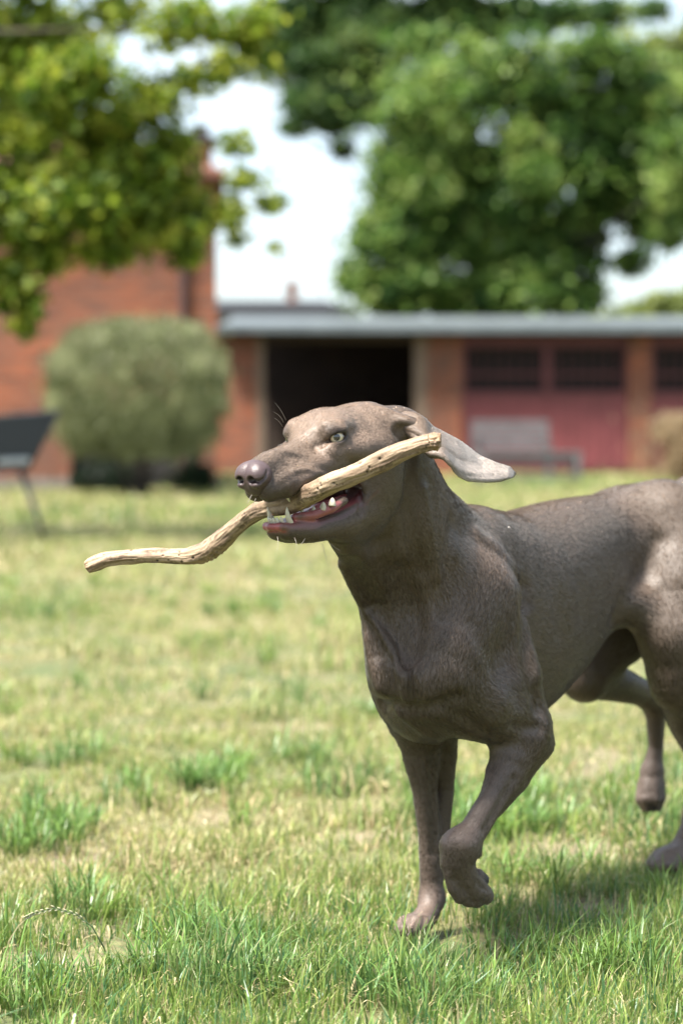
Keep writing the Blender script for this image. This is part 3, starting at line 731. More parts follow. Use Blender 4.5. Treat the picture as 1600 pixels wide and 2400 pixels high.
def build_coat(body, S, V, F, n, col, wet, eo):
    rng = np.random.default_rng(3)
    fl = flow_field(S, V)
    # turn the coat round the chest whorl and down the front of the neck
    fl -= n * (fl * n).sum(1)[:, None]; fl /= np.linalg.norm(fl, axis=1)[:, None] + 1e-9
    sets = []
    def sample(V, F, n, fl, col, keep, density, length):
        a = V[F[:, 0]]; b = V[F[:, 1]]; c = V[F[:, 2]]; d = V[F[:, 3]]
        area = .5 * np.linalg.norm(np.cross(c - a, d - b), axis=1)
        kf = keep[F].min(1); dens = density[F].mean(1); w = area * kf * dens
        cnt = rng.poisson(w); idx = np.repeat(np.arange(len(F)), cnt)
        u, v = rng.random(len(idx)), rng.random(len(idx))
        W = np.stack([(1 - u) * (1 - v), u * (1 - v), u * v, (1 - u) * v], 1)
        g = lambda X: sum(X[F[idx, k]] * (W[:, k:k + 1] if X.ndim == 2 else W[:, k]) for k in range(4))
        sets.append((g(V), g(n), g(fl), g(col), g(length)))
    hp = HEAD.loc(V); ph = V[:, 2]
    nose = np.sqrt((((hp - np.array((.128, 0, -.028))) / (.0205, .0245, .0215)) ** 2).sum(1)) < 1
    eye = np.sqrt(((np.stack([hp[:, 0], np.abs(hp[:, 1]), hp[:, 2]], 1) - np.array((-.003, .047, -.001))) ** 2).sum(1)) < .0095
    keep = ((wet < .45) & ~nose & ~eye).astype(float)
    headness = 1 - sstep(np.linalg.norm(hp - np.array((-.02, 0, -.05)), axis=1), .13, .24)
    near = sstep(-V[:, 1], -4.1, -3.6)
    density = 430000 * (1 + 1.3 * headness) * (.35 + .65 * near); length = (.0058 - .0032 * headness) * (1 - .40 * (1 - sstep(V[:, 2], .16, .36)))
    sets.clear(); sample(V, F, n, fl, col, keep, density, length)
    for ev, ef, ec in eo:
        en = vnormals(ev, ef); f = ev - ev[ev[:, 0].argmin()]; f = np.tile(np.array((.85, .1, -.45)), (len(ev), 1)) if ev[:, 0].max() > .2 else np.tile(np.array((0, 0, -1.)), (len(ev), 1))
        f = f - en * (f * en).sum(1)[:, None]; f /= np.linalg.norm(f, axis=1)[:, None] + 1e-9
        sample(ev, ef, en, f, ec, np.ones(len(ev)), np.full(len(ev), 900000.), np.full(len(ev), .0032))
    R, Nn, Fl, C, Ln = [np.concatenate([s[i] for s in sets]) for i in range(5)]
    Nn /= np.linalg.norm(Nn, axis=1)[:, None] + 1e-9; k = len(R); print('hairs', k)
    cl = rng.normal(size=(k, 3)) * .12
    clump = np.stack([fbm(R, 420., s) - .5 for s in (0., 7., 13.)], 1) * .6
    lie = np.clip(.07 + rng.normal(size=k) * .04, .02, .4)[:, None]
    d = Fl + cl + clump; d -= Nn * (d * Nn).sum(1)[:, None]; d /= np.linalg.norm(d, axis=1)[:, None] + 1e-9
    hdn = 1 - sstep(np.linalg.norm(HEAD.loc(R) - np.array((-.02, 0, -.05)), axis=1), .13, .24); guard = rng.random(k) < (.17 - .10 * hdn) * (.35 + .65 * sstep(R[:, 2], .2, .36)); L = (Ln * rng.uniform(.7, 1.2, k) * np.where(guard, 1.55, 1.0))[:, None]
    p0 = R - Nn * .0004; p1 = R + d * L * .45 + Nn * L * lie * .75; p2 = R + d * L * .97 + Nn * L * lie * .85
    pos = np.stack([p0, p1, p2], 1).reshape(-1, 3).astype(np.float32)
    cu = bpy.data.hair_curves.new('coat'); cu.add_curves([3] * k)
    cu.attributes['position'].data.foreach_set('vector', pos.ravel())
    r = cu.attributes.get('radius') or cu.attributes.new('radius', 'FLOAT', 'POINT')
    r.data.foreach_set('value', (np.tile(np.array((.00017, .00014, .00004)), k) * np.repeat(np.where(guard, 2.1, 1.0), 3)).astype(np.float32))
    st = np.stack([fbm(R, 600., 4.), fbm(R, 200., 9.)], 1)
    tone = (.76 + .5 * rng.random(k) ** 1.4) * (.85 + .3 * sstep(st[:, 0], .25, .75)) * (.95 + .1 * st[:, 1]); tone = tone * np.where(guard, np.where(rng.random(k) < .55, 1.5 - .25 * hdn, .62 + .15 * hdn), 1.0); tone = np.where(np.arange(k) >= len(sets[0][0]), .78 + .45 * rng.random(k), tone)
    C = C * tone[:, None] * 1.25; a = cu.attributes.new('hcol', 'FLOAT_COLOR', 'CURVE')
    a.data.foreach_set('color', np.hstack([C, np.ones((k, 1))]).astype(np.float32).ravel())
    nn = Nn + d * .30 + clump * .28 + rng.normal(size=(k, 3)) * .07; nn /= np.linalg.norm(nn, axis=1)[:, None]
    a = cu.attributes.new('skin_normal', 'FLOAT_VECTOR', 'CURVE'); a.data.foreach_set('vector', nn.astype(np.float32).ravel())
    m, t, b, out = nmat('coat_hair'); at = N(t, 'ShaderNodeAttribute', attribute_name='hcol')
    t.links.new(at.outputs['Color'], b.inputs['Base Color']); b.inputs['Roughness'].default_value = .40; b.inputs['Specular IOR Level'].default_value = .26
    b.inputs['Sheen Weight'].default_value = .08; b.inputs['Sheen Roughness'].default_value = .3
    an = N(t, 'ShaderNodeAttribute', attribute_name='skin_normal'); t.links.new(an.outputs['Vector'], b.inputs['Normal'])
    o = bpy.data.objects.new('coat', cu); COL.objects.link(o); cu.materials.append(m); o.parent = body
    import mathutils
    o.matrix_parent_inverse = mathutils.Matrix.Translation(body.location).inverted()
    SC.cycles_curves.shape = 'RIBBONS'
    return o

def build_stick():
    pts = [(206, 1328, 3.335, 17), (225, 1320, 3.333, 20), (249, 1311, 3.33, 20), (290, 1305, 3.325, 19), (340, 1303, 3.32, 19), (400, 1303, 3.31, 19), (440, 1303, 3.30, 21), (470, 1296, 3.295, 25), (497, 1283, 3.29, 28), (520, 1264, 3.28, 27),
           (545, 1243, 3.27, 23), (575, 1218, 3.26, 22), (607, 1195, 3.245, 25), (640, 1186, 3.238, 27), (675, 1181, 3.225, 29), (705, 1170, 3.200, 29), (735, 1153, 3.168, 28), (777, 1131, 3.143, 27), (810, 1120, 3.13, 25), (841, 1106, 3.12, 25), (862, 1095, 3.12, 26), (887, 1084, 3.115, 25), (933, 1061, 3.11, 24), (979, 1044, 3.105, 22), (1010, 1036, 3.10, 22), (1024, 1035, 3.10, 21), (1030, 1035, 3.10, 17)]
    Q = np.array([P(*p[:3]) for p in pts]); R = np.array([p[3] / FPX * p[2] for p in pts])
    d = np.r_[0, np.cumsum(np.linalg.norm(np.diff(Q, axis=0), axis=1))]; nS = 520; s = np.linspace(0, d[-1], nS)
    c = np.stack([np.interp(s, d, Q[:, i]) for i in range(3)], 1); r = np.interp(s, d, R) * .90
    ker = np.hanning(21); ker /= ker.sum()
    cc = c.copy()
    for i in range(3): cc[10:-10, i] = np.convolve(c[:, i], ker, 'valid')
    r[10:-10] = np.convolve(r, ker, 'valid'); c = cc
    nk = 72; T = np.gradient(c, axis=0); T /= np.linalg.norm(T, axis=1)[:, None]
    up = np.array((0, -.25, 1.)); A = np.cross(T, up); A /= np.linalg.norm(A, axis=1)[:, None]; B = np.cross(A, T)
    th = np.linspace(0, 2 * np.pi, nk, endpoint=False)
    dirv = A[:, None] * np.cos(th)[None, :, None] + B[:, None] * np.sin(th)[None, :, None]
    base = c[:, None] + dirv * r[:, None, None]; flat = base.reshape(-1, 3)
    along = np.repeat(s, nk); ang = np.tile(th, nS)
    str_ = np.stack([along * 22, np.cos(ang) * 1.6, np.sin(ang) * 1.6], 1)
    h = (fbm(str_, 1.0) - .5) * .0052 + (fbm(np.stack([along * 34, np.cos(ang) * 5, np.sin(ang) * 5], 1), 1.0, 3.) - .5) * .0030
    rng = np.random.default_rng(5); hole = np.zeros(len(flat))
    for _ in range(110):                                  # worm holes
        i = rng.integers(5, nS - 5); j = rng.integers(0, nk); p = flat[i * nk + j]; rr = rng.uniform(.0007, .0018)
        if rng.random() < .3: i = int(np.clip(rng.normal(.72, .06) * nS, 3, nS - 3)); p = flat[i * nk + j]
        dd = np.linalg.norm((flat - p) , axis=1); hole = np.maximum(hole, np.exp(-(dd / rr) ** 4))
    ragged = np.exp(-((along - d[8] + .005) / .02) ** 2) * np.maximum(0, -np.sin(ang)) + np.exp(-((along - d[-1]) / .012) ** 2) + .5 * np.exp(-(along / .008) ** 2)
    rough = (fbm(flat, 380., 2.) - .45) * .009 * np.clip(ragged, 0, 1)
    V = flat + dirv.reshape(-1, 3) * (h + rough - hole * .0022)[:, None]
    F = np.array([(i * nk + k, i * nk + (k + 1) % nk, (i + 1) * nk + (k + 1) % nk, (i + 1) * nk + k) for i in range(nS - 1) for k in range(nk)])
    # close the ends with rings shrinking to the middle
    extra = []; Fl = [F]; nb = len(V)
    for end, row, sg in ((0, 0, -1), (1, nS - 1, 1)):
        prev = np.arange(nk) + row * nk
        for q, (sc, push) in enumerate(((.8, .0016), (.45, .0018), (.05, .0022))):
            ring = c[row] + (V[np.arange(nk) + row * nk] - c[row]) * sc + T[row] * sg * (push + (fbm(V[np.arange(nk) + row * nk], 500., q) - .5)[:, None] * .002 * sc)
            extra.append(ring); cur = nb + np.arange(nk); nb += nk
            f = np.stack([prev, np.roll(prev, -1), np.roll(cur, -1), cur], 1); Fl.append(f if sg > 0 else f[:, ::-1]); prev = cur
    V = np.concatenate([V] + extra); F = np.concatenate(Fl)
    al = np.concatenate([along, np.repeat([0, 0, 0, d[-1]] * 1, nk)[:0], np.zeros(3 * nk), np.full(3 * nk, d[-1])]); an = np.concatenate([ang, np.tile(th, 6)])
    grain = fbm(np.stack([al * 26, np.cos(an) * 4.5, np.sin(an) * 4.5], 1), 1.0, 8.); blot = fbm(np.stack([al * 30, np.cos(an) * 1.2, np.sin(an) * 1.2], 1), 1.0, 20.)
    ca, cb, cc_ = np.array((.46, .335, .22)), np.array((.25, .165, .10)), np.array((.10, .060, .035))
    w1 = sstep(grain, .35, .72)[:, None]; col = ca * (1 - w1) + cb * w1; w2 = sstep(blot, .50, .66)[:, None] * sstep(fbm(V, 240., 4.), .3, .55)[:, None]; col = col * (1 - w2 * .75) + cc_ * w2 * .75
    hl = np.concatenate([hole, np.zeros(6 * nk)])[:, None]; col = col * (1 - hl * .85)
    rg = np.concatenate([np.clip(ragged, 0, 1), np.ones(6 * nk)])[:, None] * sstep(fbm(V, 300.), .4, .6)[:, None]; col = col * (1 - rg * .5) + np.array((.42, .24, .10)) * rg * .5
    me = mesh_np('stick', V, F); attr_c(me, 'col', col * K)
    m, t, b, _ = nmat('driftwood'); at = N(t, 'ShaderNodeAttribute', attribute_name='col'); co = N(t, 'ShaderNodeTexCoord')
    nn = N(t, 'ShaderNodeTexNoise', Scale=420.0, Detail=3.0); t.links.new(co.outputs['Object'], nn.inputs['Vector'])
    t.links.new(mixc(t, .35, at.outputs['Color'], ramp(t, [(.35, (.45, .40, .36)), (.6, (1, 1, 1))], nn.outputs['Fac']), 'MULTIPLY'), b.inputs['Base Color'])
    b.inputs['Roughness'].default_value = .72; bump(t, b, nn.outputs['Fac'], .4, .0008)
    o = link('stick', me, m); tag(o, 'pale weathered bent stick with worm holes held in the mouth of the dog', 'stick')
    return o
# ================================================================== setting
def leaf_mat(name, trans=.45, rough=.55):
    m, t, b, out = nmat(name); at = N(t, 'ShaderNodeAttribute', attribute_name='col')
    t.links.new(at.outputs['Color'], b.inputs['Base Color']); b.inputs['Roughness'].default_value = rough; b.inputs['Specular IOR Level'].default_value = .35
    tr = N(t, 'ShaderNodeBsdfTranslucent'); mxs = N(t, 'ShaderNodeMixShader'); mxs.inputs[0].default_value = trans
    t.links.new(at.outputs['Color'], tr.inputs['Color']); t.links.new(b.outputs[0], mxs.inputs[1]); t.links.new(tr.outputs[0], mxs.inputs[2]); t.links.new(mxs.outputs[0], out.inputs['Surface'])
    return m
def brick_mat(name, c1, c2, mortar, stain=(.20, .13, .09), bw=.27, bh=.086):
    m, t, b, _ = nmat(name); co = N(t, 'ShaderNodeTexCoord'); sp = N(t, 'ShaderNodeSeparateXYZ'); t.links.new(co.outputs['Object'], sp.inputs[0])
    ad = N(t, 'ShaderNodeMath', operation='ADD'); t.links.new(sp.outputs[0], ad.inputs[0]); t.links.new(sp.outputs[1], ad.inputs[1])
    cb = N(t, 'ShaderNodeCombineXYZ'); t.links.new(ad.outputs[0], cb.inputs[0]); t.links.new(sp.outputs[2], cb.inputs[1])
    br = N(t, 'ShaderNodeTexBrick'); t.links.new(cb.outputs[0], br.inputs['Vector'])
    br.inputs['Scale'].default_value = 1.0; br.inputs['Brick Width'].default_value = bw; br.inputs['Row Height'].default_value = bh
    br.inputs['Mortar Size'].default_value = .010; br.inputs['Mortar Smooth'].default_value = .3; br.inputs['Bias'].default_value = -.1
    br.inputs['Color1'].default_value = (*kc(c1), 1); br.inputs['Color2'].default_value = (*kc(c2), 1); br.inputs['Mortar'].default_value = (*kc(mortar), 1)
    n = N(t, 'ShaderNodeTexNoise', Scale=1.1, Detail=8.0, Roughness=.7); t.links.new(co.outputs['Object'], n.inputs['Vector'])
    n2 = N(t, 'ShaderNodeTexNoise', Scale=14.0, Detail=3.0); t.links.new(co.outputs['Object'], n2.inputs['Vector'])
    c = mixc(t, ramp(t, [(.42, (0, 0, 0)), (.66, (.85, .85, .85))], n.outputs['Fac']), br.outputs['Color'], (stain[0] * .5, stain[1] * .4, stain[2] * .4))
    c = mixc(t, ramp(t, [(.55, (0, 0, 0)), (.80, (.5, .5, .5))], n2.outputs['Fac']), c, (.31, .13, .075))
    t.links.new(c, b.inputs['Base Color']); b.inputs['Roughness'].default_value = .88
    bump(t, b, br.outputs['Fac'], -.5, .01)
    return m
def leaves(rng, C, Rv, n, size, shell=.55, droop=0.0, asp=.55):
    """n leaf faces inside an ellipsoid; returns centres + quads"""
    d = rng.normal(size=(n, 3)); d /= np.linalg.norm(d, axis=1)[:, None]; r = rng.random(n) ** (1 / 3) * (1 - shell) + shell * (1 - .35 * rng.random(n) ** 2)
    c = np.array(C) + d * r[:, None] * np.array(Rv)
    return c
def leaf_mesh(rng, c, size, asp=.55, axis=None):
    n = len(c); s = (size * rng.uniform(.6, 1.35, n))[:, None]
    u = rng.normal(size=(n, 3)) if axis is None else np.tile(np.array(axis, float), (n, 1)) + rng.normal(size=(n, 3)) * .35
    u /= np.linalg.norm(u, axis=1)[:, None]
    v = np.cross(u, rng.normal(size=(n, 3)) + (0, 0, 1.2)); v /= np.linalg.norm(v, axis=1)[:, None] + 1e-9
    w = np.cross(u, v)
    V = np.stack([c - u * s, c + v * s * asp + w * s * .15, c + u * s, c - v * s * asp + w * s * .15], 1).reshape(-1, 3)
    return V, np.arange(n * 4).reshape(-1, 4)
def crown(name, parent, mat, rng, blobs, size, pal, asp=.55, sub=9, shell=.35, subr=.38, axis=None, dens=1.5):
    """blobs (x, y, z, rx, ry, rz, n): each is broken into smaller clumps so that the outline is uneven"""
    cs = []; cl = []; blobs = [(*b[:6], b[6] * dens) for b in blobs]
    for bx, by, bz, rx, ry, rz, n in blobs:
        k = max(3, int(sub)); d = rng.normal(size=(k, 3)); d /= np.linalg.norm(d, axis=1)[:, None]
        cc = np.array((bx, by, bz)) + d * (rng.random(k) ** .45)[:, None] * np.array((rx, ry, rz)) * .85
        for q in cc:
            sc = subr * rng.uniform(.45, 1.6); m = int(n / k * rng.uniform(.6, 1.4)); p = leaves(rng, q, np.array((rx, ry, rz)) * sc + size, m, size, shell)
            cs.append(p); tone = rng.uniform(0, 1); cl.append(np.clip(tone + rng.normal(size=m) * .22, 0, 1))
    for bx, by, bz, rx, ry, rz, n in blobs:            # loose leaves between the clumps
        m = int(n * .16); cs.append(np.array((bx, by, bz)) + rng.normal(size=(m, 3)) * .52 * np.array((rx, ry, rz))); cl.append(np.clip(fbm(cs[-1], 1.1 / max(rz, .2)) * 1.2 - .1 + rng.normal(size=m) * .15, 0, 1))
    c = np.concatenate(cs); t = np.concatenate(cl); V, F = leaf_mesh(rng, c, size, asp, axis)
    pal = np.array(pal); x = t * (len(pal) - 1); i = np.clip(x.astype(int), 0, len(pal) - 2); fr = (x - i)[:, None]; col = pal[i] * (1 - fr) + pal[i + 1] * fr
    col = col * rng.uniform(.8, 1.2, (len(col), 1))
    col = col * K * 1.2; me = mesh_np(name, V, F); attr_c(me, 'col', np.repeat(col, 4, axis=0)); o = link(name, me, mat, parent, smooth=False)
    return o
def pb(px, py, D, rx, ry, n, dy=None):
    """blob from the photo's pixels: centre, radii in pixels"""
    c = P(px, py, D); s = D / FPX; return (c[0], c[1], c[2], rx * s, dy if dy else max(rx, ry) * s * .8, ry * s, n)
def limbs(parent, base, pts, mat, r0, rng, name='trunk'):
    m = MB(); b = Vector(base[0]); top = Vector(base[1])
    seg = [b.lerp(top, i / 6) + Vector((rng.normal() * .06, rng.normal() * .06, 0)) * (i > 0) for i in range(7)]
    m.tube(seg, [r0 * (1.25 - .1 * i) if i else r0 * 1.5 for i in range(7)], 12)
    for p in pts:
        p = Vector(p); s = seg[rng.integers(3, 7)]; mid = s.lerp(p, .5) + Vector((rng.normal() * .2, rng.normal() * .2, abs(rng.normal()) * .2)) * (p - s).length * .2
        q = [s.lerp(mid, .0), s.lerp(mid, .5) + Vector((0, 0, .05)), mid, mid.lerp(p, .5), p]
        m.tube(q, [r0 * .34, r0 * .22, r0 * .14, r0 * .08, r0 * .03], 7)
    return m.build(name, mat, parent, smooth=True)

# ---------------- ground and grass
BARE = [(.74 * FPX / (py - HOR), px, r) for px, py, r in ((185, 2010, .16), (1310, 1995, .16), (1380, 2120, .09), (190, 2260, .09), (120, 2180, .07), (900, 1960, .10), (620, 1700, .16), (1290, 1560, .15))]
BARE = [(X_at(px, D), D, r) for D, px, r in BARE]
def bare_mask(x, y):
    m = np.zeros_like(x)
    for bx, by, r in BARE: m = np.maximum(m, .8 * np.exp(-(((x - bx) / (r * 1.1)) ** 2 + ((y - by) / (r * .85)) ** 2) ** 1.5))
    n = fbm(np.stack([x, y, 0 * x], 1), 2.3, 50.); return np.maximum(m, sstep(n, .68, .78) * .55 * (1 - sstep(y, 5., 8.)))
def lush(x, y):
    n = fbm(np.stack([x, y * .8, 0 * x], 1), 1.5, 3.); n2 = fbm(np.stack([x, y * .5, 0 * x], 1), .45, 8.)
    v = .62 * n + .38 * n2
    v = v + .30 * (1 - sstep(y, 3.2, 4.1)) - .13 * sstep(y, 4.4, 6.5) + .05 * sstep(y, 14., 22.)
    return sstep(v, .36, .64)
def build_ground():
    xs = np.unique(np.concatenate([np.linspace(-400, -12, 14), np.linspace(-12, -1.6, 30), np.linspace(-1.6, 1.6, 81), np.linspace(1.6, 12, 30), np.linspace(12, 400, 14)])); ys = np.unique(np.concatenate([np.linspace(-60, 0, 5), np.linspace(0, 2.4, 8), np.linspace(2.4, 12, 241), np.linspace(12, 50, 130), np.linspace(50, 700, 16)]))
    X, Y = np.meshgrid(xs, ys, indexing='ij'); x, y = X.ravel(), Y.ravel()
    z = -.012 + .012 * fbm(np.stack([x, y, 0 * x], 1), 3.0)
    V = np.stack([x, y, z], 1); nx, ny = len(xs), len(ys)
    F = np.array([(i * ny + j, (i + 1) * ny + j, (i + 1) * ny + j + 1, i * ny + j + 1) for i in range(nx - 1) for j in range(ny - 1)])
    me = mesh_np('ground', V, F)
    attr_f(me, 'bare', bare_mask(x, y))
    m, t, b, _ = nmat('lawn_soil'); co = N(t, 'ShaderNodeTexCoord')
    mp_ = N(t, 'ShaderNodeMapping'); mp_.inputs['Scale'].default_value = (1, .7, 1); t.links.new(co.outputs['Object'], mp_.inputs[0])
    n1 = N(t, 'ShaderNodeTexNoise', Scale=.55, Detail=7.0, Roughness=.62); n2 = N(t, 'ShaderNodeTexNoise', Scale=60.0, Detail=4.0); n3 = N(t, 'ShaderNodeTexNoise', Scale=4.0, Detail=5.0)
    for n in (n1, n2, n3): t.links.new(mp_.outputs[0], n.inputs['Vector'])
    c = ramp(t, [(.30, (.035, .064, .014)), (.45, (.07, .092, .025)), (.56, (.12, .12, .038)), (.70, (.18, .145, .075))], n1.outputs['Fac'])
    c = mixc(t, ramp(t, [(.45, (0, 0, 0)), (.7, (.6, .6, .6))], n3.outputs['Fac']), c, (.20, .165, .09))
    c = mixc(t, .7, c, ramp(t, [(.3, (.35, .32, .28)), (.65, (1, 1, 1))], n2.outputs['Fac']), 'MULTIPLY')
    ba = N(t, 'ShaderNodeAttribute', attribute_name='bare'); c = mixc(t, ba.outputs['Fac'], c, ramp(t, [(.3, (.11, .08, .05)), (.7, (.24, .19, .125))], n2.outputs['Fac']))
    t.links.new(c, b.inputs['Base Color']); b.inputs['Roughness'].default_value = .95; bump(t, b, n2.outputs['Fac'], .8, .02)
    o = link('ground', me, m); tag(o, kind='structure'); return o
def build_grass():
    rng = np.random.default_rng(11); parts = []
    def field(y0, y1, dens, marg, h, w, clump=0.0, flt=None, frac=1.0):
        A = (y1 - y0) * 2 * (.1412 * (y1 + y0) / 2 + marg); n = int(A * dens)
        y = y0 + (y1 - y0) * rng.random(n * 2); x = (rng.random(n * 2) * 2 - 1) * (.1412 * y1 + marg); k = np.abs(x) < .1412 * y + marg; x, y = x[k][:int(n * 1.2)], y[k][:int(n * 1.2)]
        if clump:
            g = fbm(np.stack([x, y, 0 * x], 1), clump, 70.); k = rng.random(len(x)) < sstep(g, .28, .62); x, y = x[k], y[k]
        k = (np.abs(x) < .1412 * y + .12 * y ** .5) | (rng.random(len(x)) < .45); x, y = x[k], y[k]
        bm = bare_mask(x, y); k = rng.random(len(x)) > bm * .93; x, y = x[k], y[k]
        parts.append((x, y, h, w))
    field(2.1, 4.3, 34000, 1.1, .029, .0019, 8.)
    field(4.3, 6.5, 11000, 1.2, .029, .0028, 7.)
    field(6.5, 11, 2600, 1.5, .040, .0040, 5.)
    field(11, 20, 900, 2.2, .045, .0085, 3.)
    field(20, 46, 240, 3.5, .055, .018, 2.)
    Vs, Cs = [], []
    PAW = [(X_at(965, 3.56), 3.50, .16), (X_at(1100, 3.45), 3.3, .13), (X_at(1540, 4.05), 4.0, .13)]
    for x, y, h, w in parts:
        n = len(x); lu = lush(x, y); tuft = sstep(fbm(np.stack([x, y, 0 * x], 1), 3.2, 21.), .58, .72)
        dry = rng.random(n) < (.46 - .38 * lu) ; thatch = rng.random(n) < .16
        hh = h * rng.gamma(7, 1 / 7, n) * (.60 + .55 * lu + 1.0 * tuft); hh = np.where(dry, hh * .72, hh); hh = np.where(thatch, hh * .8, hh)
        ww = w * rng.uniform(.6, 1.5, n) * (1 + .5 * tuft)
        ang = rng.random(n) * 2 * np.pi; lean = rng.gamma(2.2, .16, n) + np.where(thatch, 1.3, 0); lean = np.minimum(lean, 1.45)
        wind = np.array((.25, -.1)); dx, dy = np.cos(ang) + wind[0], np.sin(ang) + wind[1]
        fa = rng.random(n) * np.pi; wx, wy = np.cos(fa), np.sin(fa) * .6
        for qx, qy, qr in PAW: hh = hh * (1 - .28 * np.exp(-((x - qx) ** 2 + (y - qy) ** 2) / qr ** 2))
        b0 = np.stack([x, y, np.full(n, -.004)], 1); W = np.stack([wx, wy, 0 * x], 1)
        def at(t):
            a = lean * t; return b0 + np.stack([dx * np.sin(a) * hh * t, dy * np.sin(a) * hh * t, np.cos(a * .8) * hh * t], 1)
        p1, p2, p3 = at(.35), at(.7), at(1.0)
        q = [b0 - W * ww[:, None] * .5, b0 + W * ww[:, None] * .5, p1 - W * ww[:, None] * .5, p1 + W * ww[:, None] * .5, p2 - W * ww[:, None] * .38, p2 + W * ww[:, None] * .38, p3 - W * ww[:, None] * .08, p3 + W * ww[:, None] * .08]
        Vs.append(np.stack(q, 1).reshape(-1, 3))
        g1, g2, g3 = np.array((.16, .27, .055)), np.array((.29, .37, .09)), np.array((.10, .22, .09)); st1, st2 = np.array((.70, .60, .34)), np.array((.48, .38, .20))
        r = rng.random((n, 1)); base = np.where(r < .40, g1, np.where(r < .78, g2, g3)); base = base * (1 - tuft[:, None] * .5) + g3 * tuft[:, None] * .5
        yel = (1 - lu)[:, None] * .55; base = base * (1 - yel) + np.array((.50, .48, .17)) * yel
        sc = np.where(rng.random((n, 1)) < .6, st1, st2); base = np.where((dry | thatch)[:, None], sc, base) * rng.uniform(.75, 1.3, (n, 1))
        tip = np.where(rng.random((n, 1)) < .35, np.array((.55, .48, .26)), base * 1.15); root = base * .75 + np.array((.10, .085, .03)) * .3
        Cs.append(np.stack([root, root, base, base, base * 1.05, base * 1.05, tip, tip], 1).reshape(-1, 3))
    # thick tufts of coarse darker grass
    tx, ty = [], []
    for px, py, k in ((430, 1850, 9), (560, 1830, 6), (120, 1945, 10), (60, 1985, 6), (1000, 1925, 8), (1090, 1960, 5), (700, 1790, 7), (210, 2130, 4), (330, 2290, 9), (620, 2320, 8), (480, 2240, 8), (900, 2290, 8), (1230, 1960, 7), (1150, 2230, 6), (1400, 2300, 9), (1050, 2380, 6), (30, 2330, 8), (1180, 1880, 6), (160, 1790, 7), (560, 1440, 5), (1240, 2060, 5)):
        D = .74 * FPX / (py - HOR)
        for _ in range(k): tx.append(X_at(px, D) + rng.normal() * .012 * D); ty.append(D + rng.normal() * .018 * D)
    for _ in range(90): D = 2.5 + 12 * rng.random() ** 1.3; tx.append((rng.random() * 2 - 1) * (.15 * D + .3)); ty.append(D)
    tx, ty = np.array(tx), np.array(ty); kk = 26; n = len(tx) * kk; cx_, cy_ = np.repeat(tx, kk), np.repeat(ty, kk); tone = np.repeat(rng.random(len(tx)), kk)[:, None]
    an = rng.random(n) * 2 * np.pi; rr = .028 * np.sqrt(rng.random(n)); x, y = cx_ + rr * np.cos(an), cy_ + rr * np.sin(an); an = an + rng.normal(size=n) * .5
    hh = rng.uniform(.045, .085, n) * (1 + .25 * rng.random(n)); lean = rng.uniform(.15, 1.15, n); ww = rng.uniform(.0018, .0034, n) * (1 + .12 * np.maximum(y - 4, 0))
    for qx, qy, qr in PAW: hh = hh * (1 - .6 * np.exp(-((x - qx) ** 2 + (y - qy) ** 2) / qr ** 2))
    W = np.stack([-np.sin(an), np.cos(an), 0 * an], 1); b0 = np.stack([x, y, np.full(n, -.004)], 1)
    def at2(t): a = lean * t; return b0 + np.stack([np.cos(an) * np.sin(a) * hh * t, np.sin(an) * np.sin(a) * hh * t, np.cos(a) * hh * t], 1)
    p1, p2, p3 = at2(.35), at2(.7), at2(1.0); hw = ww[:, None] * .5
    Vs.append(np.stack([b0 - W * hw, b0 + W * hw, p1 - W * hw, p1 + W * hw, p2 - W * hw * .8, p2 + W * hw * .8, p3 - W * hw * .1, p3 + W * hw * .1], 1).reshape(-1, 3))
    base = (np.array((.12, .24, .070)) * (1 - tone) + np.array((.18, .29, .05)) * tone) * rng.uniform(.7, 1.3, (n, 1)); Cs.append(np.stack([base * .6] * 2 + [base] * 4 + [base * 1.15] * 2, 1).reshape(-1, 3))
    V = np.concatenate(Vs); n = len(V) // 8; print('blades', n); o = np.arange(n)[:, None] * 8
    F = np.concatenate([o + np.array((0, 1, 3, 2)), o + np.array((2, 3, 5, 4)), o + np.array((4, 5, 7, 6))])
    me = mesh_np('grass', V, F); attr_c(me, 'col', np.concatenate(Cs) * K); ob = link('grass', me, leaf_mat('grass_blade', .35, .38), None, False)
    tag(ob, kind='stuff', label='short patchy green and straw coloured grass of the lawn', cat='grass')
    # tall arching seed stalk in the foreground
    m = MB(); pts = [P(*p) for p in ((262, 2290, 3.32), (254, 2255, 3.32), (245, 2223, 3.31), (217, 2172, 3.30), (179, 2143, 3.29), (128, 2129, 3.28), (83, 2140, 3.27), (61, 2151, 3.26))]
    m.tube(pts, [.0016, .0014, .0012, .0010, .0009, .0007, .0005, .0003], 6); st = empty('grass_stalk', (float(pts[0][0]), float(pts[0][1]), 0), label='single long arching grass stalk with a seed head above the lawn at the lower left', cat='grass stalk')
    GM = flat_mat('stalk_green', (.13, .20, .08), .5); m.build('stem', GM, st, smooth=True)
    m = MB()
    for i in range(26):
        t = 3.4 + 3.5 * i / 25; k = min(int(t), 6); a = pts[k] + (pts[k + 1] - pts[k]) * (t - k); d = pts[k + 1] - pts[k]; d = d / np.linalg.norm(d); s = np.array((0, 0, 1.)) * (1 if i % 2 else -1)
        e = a + d * .007 + s * .0028; m.tube([a, (a + e) / 2 + s * .0006, e], [.0004, .0013, .0002], 5)
    m.build('seed_head', flat_mat('seed_straw', (.38, .36, .22), .6), st, smooth=True)

